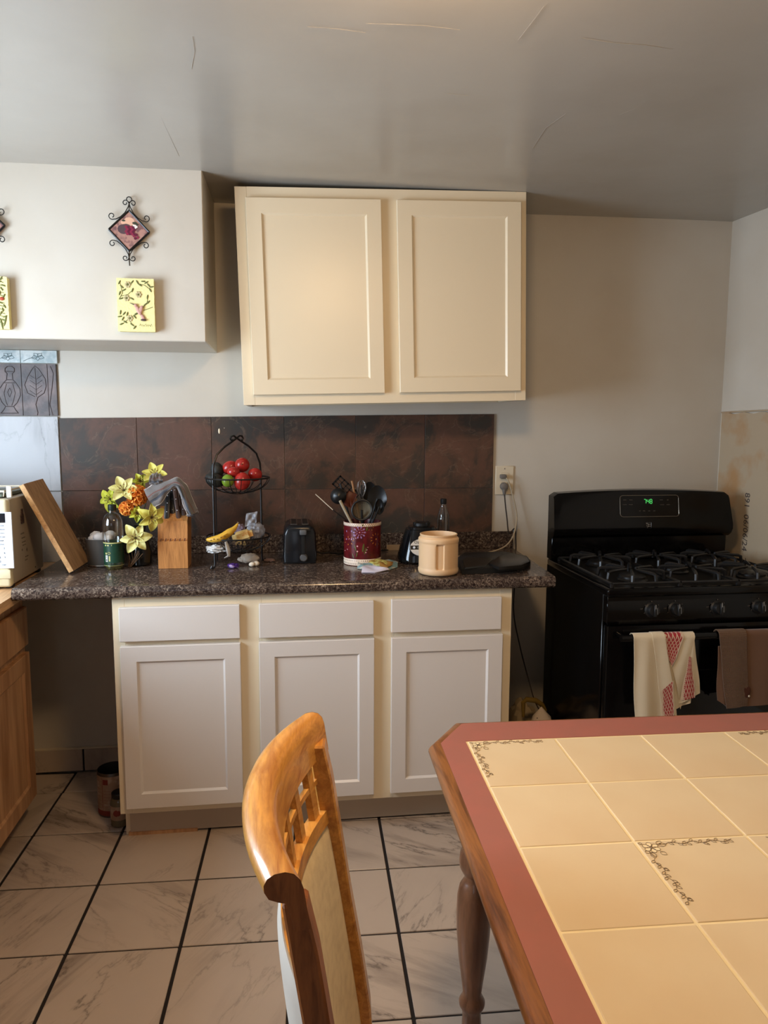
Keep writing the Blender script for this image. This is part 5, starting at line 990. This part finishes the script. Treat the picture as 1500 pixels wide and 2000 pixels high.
# ------------------------------------------------------------------ blender base, glass bottle, canister, griddle
bl = thing('blender_base', 'glossy black blender base with white oval control badge', 'blender', (.51, -.30, ZC)); bcn = Vector((.519, -.285, 0)); btz = at(820, 1028, -.32).z
def bsq(r, z, p=3.2): return [(bcn.x+r*1.0*math.copysign(abs(cos(a))**(2/p), cos(a)), bcn.y+r*math.copysign(abs(sin(a))**(2/p), sin(a)), z) for a in (2*PI*k/32 for k in range(32))]
g = G(); rings = [(.085, ZC+.004), (.092, ZC+.010), (.090, ZC+.03), (.082, ZC+.06), (.070, ZC+.10), (.060, ZC+.13), (.054, btz-.012), (.050, btz-.004), (.040, btz)]; vs = []
for r_, z in rings: vs += bsq(r_, z)
g.add(vs, [tuple(range(32))[::-1], tuple(range(len(vs)-32, len(vs)))]+[(i*32+k, i*32+(k+1) % 32, (i+1)*32+(k+1) % 32, (i+1)*32+k) for i in range(len(rings)-1) for k in range(32)]); obj('housing', g, mat('gloss_black', (10, 12, 14), .08), bl)
g = G(); g.lathe([(.034, btz-.002), (.034, btz+.010), (.028, btz+.012), (.0001, btz+.012)], 24, T(bcn.x, bcn.y, 0)); 
for k in range(4): a = k*PI/2+.5; g.box(-.004, .004, -.004, .004, 0, .012, .001, T(bcn.x+.032*cos(a), bcn.y+.032*sin(a), btz+.002))
obj('jar_socket', g, M_blackm, bl)
zO = at(822, 1069, -.36).z; fyO = -.285-.0845; BMx = frame((bcn.x-.012, fyO+.003, zO), (1, 0, 0), (0, .33, 1))
g = G(); g.prism([(.047*cos(2*PI*k/40), .033*sin(2*PI*k/40)) for k in range(40)], .0, .004, BMx); bdg = obj('oval_badge', g, mat('badge_white', (206, 200, 190), .35), bl, smooth=False)
g = G(); g.prism([(.0465*cos(a), .0325*sin(a)) for a in [R(-14+28*k/6) for k in range(7)]]+[(.0465*cos(a), .0325*sin(a)) for a in [R(166+28*k/6) for k in range(7)]], .0042, .0046, BMx); obj('badge_band', g, M_blackm, bdg, smooth=False)
text('Oster', .017, BMx @ T(-.012, .020, .0046), M_blackm, 'badge_script', bdg, sx=.95)
for k in range(5):
    g = G(); g.lathe([(.0046, 0), (.0046, .0022), (.0001, .0026)], 14, BMx @ T(-.032+.016*k, 0, .0046)); obj('button', g, [M_panelw, mat('button_grey', (110, 108, 104), .4), mat('button_tan', (146, 132, 110), .4), M_chrome, M_panelw][k], bl)
gb = thing('clear_bottle', 'small clear glass bottle with dark cap behind the plastic canister', 'bottle', (.66, -.14, ZC)); bbx = at(866, 1000, -.14); GT = T(bbx.x, -.14, 0); bh = bbx.z; top = at(866, 974, -.14).z; sh = at(866, 1006, -.14).z
g = G(); g.lathe([(.0001, ZC+.001), (.022, ZC+.001), (.027, ZC+.006), (.027, sh-.02), (.0255, sh-.004), (.022, sh+.010), (.013, top-.032), (.0115, top-.02)], 28, GT, False); obj('glass', g, C_glass, gb)
g = G(); g.lathe([(.0125, top-.022), (.013, top-.020), (.013, top-.001), (.0115, top)], 18, GT); obj('cap', g, M_blackm, gb)
cc = Vector((.537, -.527, 0)); cr = .0725; ch_ = at(857, 1042, cc.y).z; CT = T(*cc)
cn2 = thing('plastic_canister', 'open peach-beige plastic canister with a moulded finger grip', 'canister', (cc.x, cc.y, ZC))
g = G(); prof = [(.0001, ZC+.001), (cr-.008, ZC+.001), (cr-.002, ZC+.005), (cr+.0005, ZC+.012), (cr+.0005, ZC+.020), (cr-.0015, ZC+.024), (cr-.0015, ch_-.030), (cr+.0005, ch_-.026), (cr+.0005, ch_-.016), (cr-.003, ch_-.011), (cr-.007, ch_-.010), (cr-.007, ch_-.006), (cr-.005, ch_-.004), (cr-.005, ch_), (cr-.008, ch_+.001), (cr-.009, ch_-.004), (cr-.009, ZC+.006), (.0001, ZC+.005)]
zs = []
for (r0, z0), (r1, z1) in zip(prof, prof[1:]):
    m_ = max(1, int(abs(z1-z0)/.003)) if r0 > .06 and r1 > .06 and z0 < ch_-.02 and z1 > z0 else 1
    for k in range(m_): zs.append((r0+(r1-r0)*k/m_, z0+(z1-z0)*k/m_))
zs.append(prof[-1]); NN = 120; g.lathe(zs, NN, CT, False)
zg0, zg1 = at(868, 1117, cc.y-cr).z, at(868, 1062, cc.y-cr).z; ga0 = math.asin((at(860, 1090, cc.y-cr).x-cc.x)/cr)
for v in g.bm.verts:
    d = Vector((v.co.x-cc.x, v.co.y-cc.y)); 
    if d.length < cr-.004 or v.co.z > ch_-.03 or v.co.z < ZC+.024: continue
    a = math.atan2(d.x, -d.y)-ga0; xx = a*cr; zz = v.co.z; hw2 = .0125; dz = max(0, zg0+hw2-zz, zz-(zg1-hw2)); q = math.hypot(xx, dz)
    if q < hw2+.003:
        dep = .016*min(1, max(0, (hw2+.003-q)/.006)); f = (d.length-dep)/d.length; v.co.x = cc.x+d.x*f; v.co.y = cc.y+d.y*f
obj('body', g, mat('peach_plastic', (218, 182, 140), .5, sss=.08), cn2, ang=50)
gd = thing('electric_griddle', 'flat black electric griddle lying at the right end of the counter', 'griddle', (.76, -.39, ZC))
pl = [onz(x, y, ZC) for x, y in ((902, 1122), (960, 1120), (1020, 1113), (1036, 1106), (1030, 1097), (1005, 1092), (985, 1088), (905, 1090), (893, 1099))]
def slabp(nm, pl, z0, z1, m, par, ins=.006):
    g = G(); cx_ = sum((p for p in pl), Vector())/len(pl); n = len(pl); vs = [(p.x, p.y, z0) for p in pl]+[(p.x, p.y, z1-.004) for p in pl]+[((p.x+(cx_.x-p.x)*ins/(p-cx_).length), (p.y+(cx_.y-p.y)*ins/(p-cx_).length), z1) for p in pl]
    g.add(vs, [tuple(range(n))[::-1], tuple(range(2*n, 3*n))]+[(i*n+k, i*n+(k+1) % n, (i+1)*n+(k+1) % n, (i+1)*n+k) for i in range(2) for k in range(n)]); return obj(nm, g, m, par, ang=40)
slabp('plate', pl, ZC+.0005, ZC+.024, mat('griddle_black', (22, 22, 21), .45), gd)
pl2 = [onz(x, y, ZC+.024) for x, y in ((955, 1104), (975, 1112), (1018, 1108), (1034, 1101), (1028, 1092), (1000, 1086), (975, 1090))]; slabp('control_housing', pl2, ZC+.022, ZC+.036, mat('griddle_housing', (30, 27, 25), .3), gd, .01)
pl3 = [onz(x, y, ZC+.025) for x, y in ((908, 1110), (950, 1106), (965, 1092), (912, 1088), (902, 1094))]; slabp('cooking_surface', pl3, ZC+.022, ZC+.027, mat('nonstick', (34, 35, 33), .3), gd, .004)
for a, b in ((973, 1111), (990, 1110)):
    p = onz(a, b, ZC+.022); g = G(); g.ell(p, (.0035, .003, .0035), None, 10, 8); obj('rivet', g, M_chrome, gd)

# ------------------------------------------------------------------ dining table with tiled top
TZ = .76; TM = T(.3901, -1.5697, 0) @ rotz(R(-1.9)); U1, U2 = .2005, .2073; NC, NR = 4, 7
dtb = thing('dining_table', 'dining table with cream tiled top, dusty pink border and turned oak legs', 'table', (.8, -2.2, 0))
BX0, BX1, BY0, BY1 = -.086, NC*U1+.086, -(NR*U2+.10), .125
def LM_(x, y, z): return TM @ Vector((x, y, z))
ch = .075; outl = [(BX0, BY0+ch), (BX0, BY1-ch-.045), (BX0+ch+.005, BY1), (BX1-ch, BY1), (BX1, BY1-ch), (BX1, BY0+ch), (BX1-ch, BY0), (BX0+ch, BY0)]
def offs(pl, d):
    out = []; n = len(pl)
    for i in range(n):
        a, b, c = Vector(pl[i-1]), Vector(pl[i]), Vector(pl[(i+1) % n]); n1 = Vector((-(b-a).y, (b-a).x)).normalized(); n2 = Vector((-(c-b).y, (c-b).x)).normalized(); m_ = (n1+n2); out.append(b+m_*(d/m_.dot(n1)))
    return out
# outline runs clockwise, so the left-hand normal points outwards
g = G(); prof = [(.0, TZ), (.008, TZ-.0015), (.016, TZ-.005), (.022, TZ-.010), (.0255, TZ-.016), (.026, TZ-.022), (.022, TZ-.028), (.012, TZ-.031), (-.02, TZ-.032)]
n = len(outl); vs = []
BK = BY1-.002
for d, z in prof: vs += [TM @ Vector((p.x, BK+(p.y-BK)*.35 if p.y > BK else p.y, z)) for p in offs(outl, d-.026)]
g.add(vs, [(i*n+k, i*n+(k+1) % n, (i+1)*n+(k+1) % n, (i+1)*n+k) for i in range(len(prof)-1) for k in range(n)]+[tuple(range(len(vs)-n, len(vs)))]); edge = obj('edge_moulding', g, M_tablewood, dtb, ang=60)
g = G(); o_ = offs(outl, -.0262); ins = [(-.003, -NR*U2-.003), (-.003, .003), (NC*U1+.003, .003), (NC*U1+.003, -NR*U2-.003)]
# pink border as four mitred planks
O = [(o_[0].x, o_[0].y), (o_[1].x, o_[1].y), (o_[2].x, o_[2].y), (o_[3].x, o_[3].y), (o_[4].x, o_[4].y), (o_[5].x, o_[5].y), (o_[6].x, o_[6].y), (o_[7].x, o_[7].y)]
mid = lambda a, b: ((a[0]+b[0])/2, (a[1]+b[1])/2)
for poly in ([O[0], O[1], mid(O[1], O[2]), ins[1], ins[0], mid(O[7], O[0])], [mid(O[1], O[2]), O[2], O[3], mid(O[3], O[4]), ins[2], ins[1]], [mid(O[3], O[4]), O[4], O[5], mid(O[5], O[6]), ins[3], ins[2]], [mid(O[5], O[6]), O[6], O[7], mid(O[7], O[0]), ins[0], ins[3]]):
    g = G(); g.prism(poly[::-1], TZ-.025, TZ+.0006, TM); obj('border_plank', g, M_pink, dtb, smooth=False)
g = G(); g.box(-.003, NC*U1+.003, -NR*U2-.003, .003, TZ-.025, TZ-.0008, 0, TM); obj('grout_bed', g, M_tgrout, dtb, smooth=False)
tl0 = None; TILES = {}; TMAT = {}
for i in range(NC):
    for j in range(NR):
        if tl0 is None:
            g = G(); g.box(-U1/2+.0022, U1/2-.0022, -U2/2+.0022, U2/2-.0022, -.006, 0, .0016, None, 2); me_t = obj('tile', g, M_ttile, None, smooth=False); o = me_t; tl0 = o
        else: o = tl0.copy(); COL.objects.link(o)
        o.parent = dtb; o.matrix_parent_inverse = Matrix(); mw_ = TM @ T((i+.5)*U1, -(j+.5)*U2, TZ+.0005+random.uniform(-.0002, .0003)); o.matrix_local = ROOT[dtb.name].inverted() @ mw_; TILES[(i, j)] = o; TMAT[(i, j)] = mw_; ROOT[o.name] = ROOT[dtb.name]
def garland(i, j, mir):
    M = TM @ T((i+(1 if mir else 0))*U1, -j*U2, TZ+.0012) @ Matrix.Diagonal((-1 if mir else 1, 1, 1, 1)); g = G(); h = G(); rnd = random.Random(5)
    L = lambda pts, r=.00042: g.tube([(a, b, 0) for a, b in pts], r, 4, False, M, 1)
    cx, cy = .021, -.021
    for k in range(6):
        a = PI/6+k*PI/3; px_, py_ = cx+.0085*cos(a), cy+.0085*sin(a); ring = [(px_+.0062*cos(a)*cos(t)-.0048*sin(a)*sin(t), py_+.0062*sin(a)*cos(t)+.0048*cos(a)*sin(t)) for t in [2*PI*q/12 for q in range(13)]]; L(ring, .0005); h.prism(ring[:-1], -.0003, -.0001, M)
    L([(cx+.003*cos(t), cy+.003*sin(t)) for t in [2*PI*q/8 for q in range(9)]], .0006); L([(cx+.0015*cos(t), cy+.0015*sin(t)) for t in [2*PI*q/6 for q in range(7)]])
    def lf(x, y, a, l=.011, w=.0036): 
        pts = [(x+l*t*cos(a)-s_*w*sin(PI*t)*sin(a), y+l*t*sin(a)+s_*w*sin(PI*t)*cos(a)) for s_, ts in ((1, (0, .25, .5, .75, 1)), (-1, (.75, .5, .25, 0))) for t in ts]; L(pts)
    for axd in (0, 1):
        def Q(s_, o): return (s_, -o) if axd == 0 else (o, -s_)
        pts = [Q(.034+.0075*k, .0115+.0032*sin(k*1.3)) for k in range(19)]; L(pts)
        lf(*Q(.034, .016), (0.15 if axd == 0 else -PI/2-.15), .017, .005); lf(*Q(.034, .012), (.6 if axd == 0 else -PI/2+.5), .014, .004)
        for k in range(4, 19):
            x, y = pts[k-1]; a = (.7 if k % 2 else -.8)+(0 if axd == 0 else -PI/2); lf(x, y, a, .0085+.002*rnd.random(), .0026)
            if k % 5 == 2: cx2, cy2 = x+.002, y-.002; L([(cx2+.0035*cos(t), cy2+.0035*sin(t)) for t in [2*PI*q/8 for q in range(9)]])
    lf(.010, -.010, 2.6, .007, .003); lf(.012, -.030, -2.4, .009, .004); lf(.030, -.034, -.9, .012, .005)
    p = TILES[(i, j)]
    for gg, mm, nm in ((h, M_inklight, 'flower_print'), (g, M_ink, 'garland_print')):
        if mir: bmesh.ops.reverse_faces(gg.bm, faces=gg.bm.faces[:])
        gg.bm.transform(TMAT[(i, j)].inverted()); me = bpy.data.meshes.new(nm); gg.bm.to_mesh(me); gg.bm.free(); me.materials.append(mm); o = bpy.data.objects.new(nm, me); COL.objects.link(o); o.parent = p
for i, j, mir in ((0, 0, 0), (3, 0, 1), (1, 2, 0), (2, 2, 1), (0, 6, 0), (3, 6, 1), (1, 4, 0), (2, 4, 1)): garland(i, j, mir)
g = G()
for x0, x1, y0, y1 in ((BX0+.06, BX0+.08, BY0+.08, BY1-.08), (BX1-.08, BX1-.06, BY0+.08, BY1-.08), (BX0+.08, BX1-.08, BY1-.08, BY1-.06), (BX0+.08, BX1-.08, BY0+.06, BY0+.08)):
    g = G(); g.box(x0, x1, y0, y1, TZ-.11, TZ-.031, .001, TM); obj('apron', g, M_legwood, dtb, smooth=False)
lprof = [(.018, 0), (.020, .004), (.024, .03), (.022, .07), (.024, .085), (.030, .095), (.031, .105), (.026, .115), (.0215, .125), (.026, .16), (.034, .22), (.039, .28), (.0405, .33), (.039, .375), (.034, .398), (.027, .410), (.0235, .416), (.023, .424), (.028, .432), (.0345, .445), (.036, .46), (.034, .48), (.027, .496), (.0225, .504), (.0225, .512), (.029, .524), (.032, .54), (.028, .56), (.022, .575), (.022, .60), (.030, .628)]
for sx, sy in ((0, 1), (1, 1), (0, 0), (1, 0)):
    x = (BX0+.115) if sx == 0 else BX1-.115; y = (BY1-.10) if sy else BY0+.10
    g = G(); g.lathe(lprof, 32, TM @ T(x, y, 0)); g.box(x-.034, x+.034, y-.034, y+.034, .628, TZ-.031, .003, TM); obj('leg', g, M_legwood, dtb)

# ------------------------------------------------------------------ dining chair
N_, F_ = Vector((-.006, -2.362, 0)), Vector((.034, -1.958, 0)); cu = (F_-N_).normalized(); cv = Vector((cu.y, -cu.x, 0)); CW = (F_-N_).length; ZT = .992
chm = (N_+F_)/2
dc = thing('dining_chair', 'honey-coloured wooden dining chair with cream upholstered back', 'chair', (chm.x+.15, chm.y, 0))
def back(u, z, o=0, w=1):                                           # u across 0..1, z height, o forward offset
    lean = .150*(ZT-z) if z > .45 else .150*(ZT-.45)-.10*(.45-z)
    return Vector((N_.x, N_.y, 0))+cu*(u*CW)+cv*(lean+o-.044*w*4*u*(1-u))+Vector((0, 0, z))
# crest rail: comma section swept along the bow
sec = [(-.030, -.020), (-.0305, -.011), (-.026, -.002), (-.016, .005), (-.002, .008), (.010, .005), (.018, -.003), (.0225, -.016), (.026, -.040), (.031, -.072), (.010, -.076), (.004, -.050), (-.002, -.036), (-.012, -.034), (-.024, -.030)]
g = G(); NS = 28; n = len(sec); vs = []
for i in range(NS+1):
    u = -.03+1.06*i/NS; e = 4*u*(1-u); b_ = back(u, ZT)
    for o, z in sec: vs.append(b_+cv*(o*.80*(1+.06*e)-.004)+Vector((0, 0, z*.80*(1+.12*max(0, e))+.004*e)))
g.add(vs, [(i*n+k, i*n+(k+1) % n, (i+1)*n+(k+1) % n, (i+1)*n+k) for i in range(NS) for k in range(n)]); obj('crest_rail', g, M_chair, dc, ang=50)
g = G()
for i in (0, NS):
    g = G(); s_ = -1 if i == 0 else 1; c_ = [v+cu*(.0008*s_) for v in vs[i*n:(i+1)*n]]; g.add(c_, [tuple(range(n))]); obj('rail_end', g, M_chairend, dc, smooth=False)
for u0, u1, nm in ((-.025, .055, 'stile'), (.925, 1.02, 'stile')):
    g = G(); zs_ = [ZT-.034, .90, .8, .7, .6, .5, .42, .3, .15, 0]; vs2 = []
    for z in zs_:
        d0, d1 = (-.010, .016) if z > .94 else ((-.010, .020) if z > .6 else (-.014, .022))
        for uu, o in ((u0, d0), (u1, d0), (u1, d1), (u0, d1)): vs2.append(back(uu, z, o, 0))
    g.add(vs2, [(0, 1, 2, 3), tuple(range(len(vs2)-4, len(vs2)))]+[(i*4+k, i*4+(k+1) % 4, (i+1)*4+(k+1) % 4, (i+1)*4+k) for i in range(len(zs_)-1) for k in range(4)]); bmesh.ops.recalc_face_normals(g.bm, faces=g.bm.faces[:]); bmesh.ops.bevel(g.bm, geom=[e for e in g.bm.edges], offset=.003, segments=1, affect='EDGES')
    obj('stile', g, M_chair if u0 > .5 else M_chairend, dc, ang=30)  # near stile takes the darker wood tone, far stile the honey one
zlr = .852
def railbar(z0, z1, o0, o1, nm, m, u0=.04, u1=.96, arch=0):
    g = G(); vs = []; N2 = 20
    for i in range(N2+1):
        u = u0+(u1-u0)*i/N2; a = arch*4*u*(1-u)
        for o, z in ((o0, z0), (o1, z0), (o1, z1), (o0, z1)): vs.append(back(u, z+a, o))
    g.add(vs, [(0, 1, 2, 3), tuple(range(len(vs)-4, len(vs)))]+[(i*4+k, i*4+(k+1) % 4, (i+1)*4+(k+1) % 4, (i+1)*4+k) for i in range(N2) for k in range(4)]); return obj(nm, g, m, dc, ang=30)
railbar(zlr-.022, zlr, -.004, .016, 'lower_rail', M_chair); railbar(.42, .46, -.002, .022, 'base_rail', M_chair)
for k in range(6):
    uc = .13+.148*k; g = G(); vs = []
    for z in (zlr-.004, ZT-.045):
        for uu, o in ((uc-.022, .0), (uc+.022, .0), (uc+.022, .010), (uc-.022, .010)): vs.append(back(uu, z, o))
    g.add(vs, [(0, 1, 2, 3), (4, 5, 6, 7)]+[(k2, (k2+1) % 4, 4+(k2+1) % 4, 4+k2) for k2 in range(4)]); obj('slat', g, M_chair, dc, smooth=False)
railbar(.897, .905, .001, .009, 'cross_slat', M_chair)
def padf(z0, z1, o, bul, m, nm):
    g = G(); g.sheet(lambda u, v: back(.045+.91*u, z0+(z1-z0)*v, o+bul*(max(0, 16*u*(1-u)*v*(1-v)))**.35, 1.0), 24, 24, .004); obj(nm, g, m, dc, ang=80)
padf(.455, zlr-.022, .010, .010, M_pad, 'back_cushion'); padf(.44, zlr-.012, -.004, -.014, M_padback, 'back_cover')
g = G(); t = bmesh.new(); bmesh.ops.create_cube(t, size=1); bmesh.ops.subdivide_edges(t, edges=t.edges[:], cuts=6, use_grid_fill=True)
for v in t.verts:
    x, y, z = v.co*2; e = (1-abs(x)**6)*(1-abs(y)**6); v.co = Vector((chm.x, chm.y, .415))+cv*(.34+.205*x)+cu*(y*(.200+.012*x))+Vector((0, 0, .024*z*(.55+.45*max(0, e))))
g.merge(t); obj('seat_cushion', g, M_padback, dc, ang=60)
SM2 = Matrix.Translation(Vector((chm.x, chm.y, 0))) @ Matrix((cv, cu, Vector((0, 0, 1)))).transposed().to_4x4()
g = G(); g.box(.10, .52, -.20, -.18, .32, .39, .002, SM2); obj('seat_rail', g, M_chair, dc, smooth=False); obj('seat_rail', G().box(.10, .52, .18, .20, .32, .39, .002, SM2), M_chair, dc, smooth=False); obj('seat_rail', G().box(.50, .52, -.18, .18, .32, .39, .002, SM2), M_chair, dc, smooth=False)
for s_ in (-1, 1): g = G(); g.tube([(.50, s_*.185, .39), (.505, s_*.185, .2), (.51, s_*.195, 0)], [.022, .018, .014], 4, False, SM2); obj('front_leg', g, M_chair, dc, ang=30)
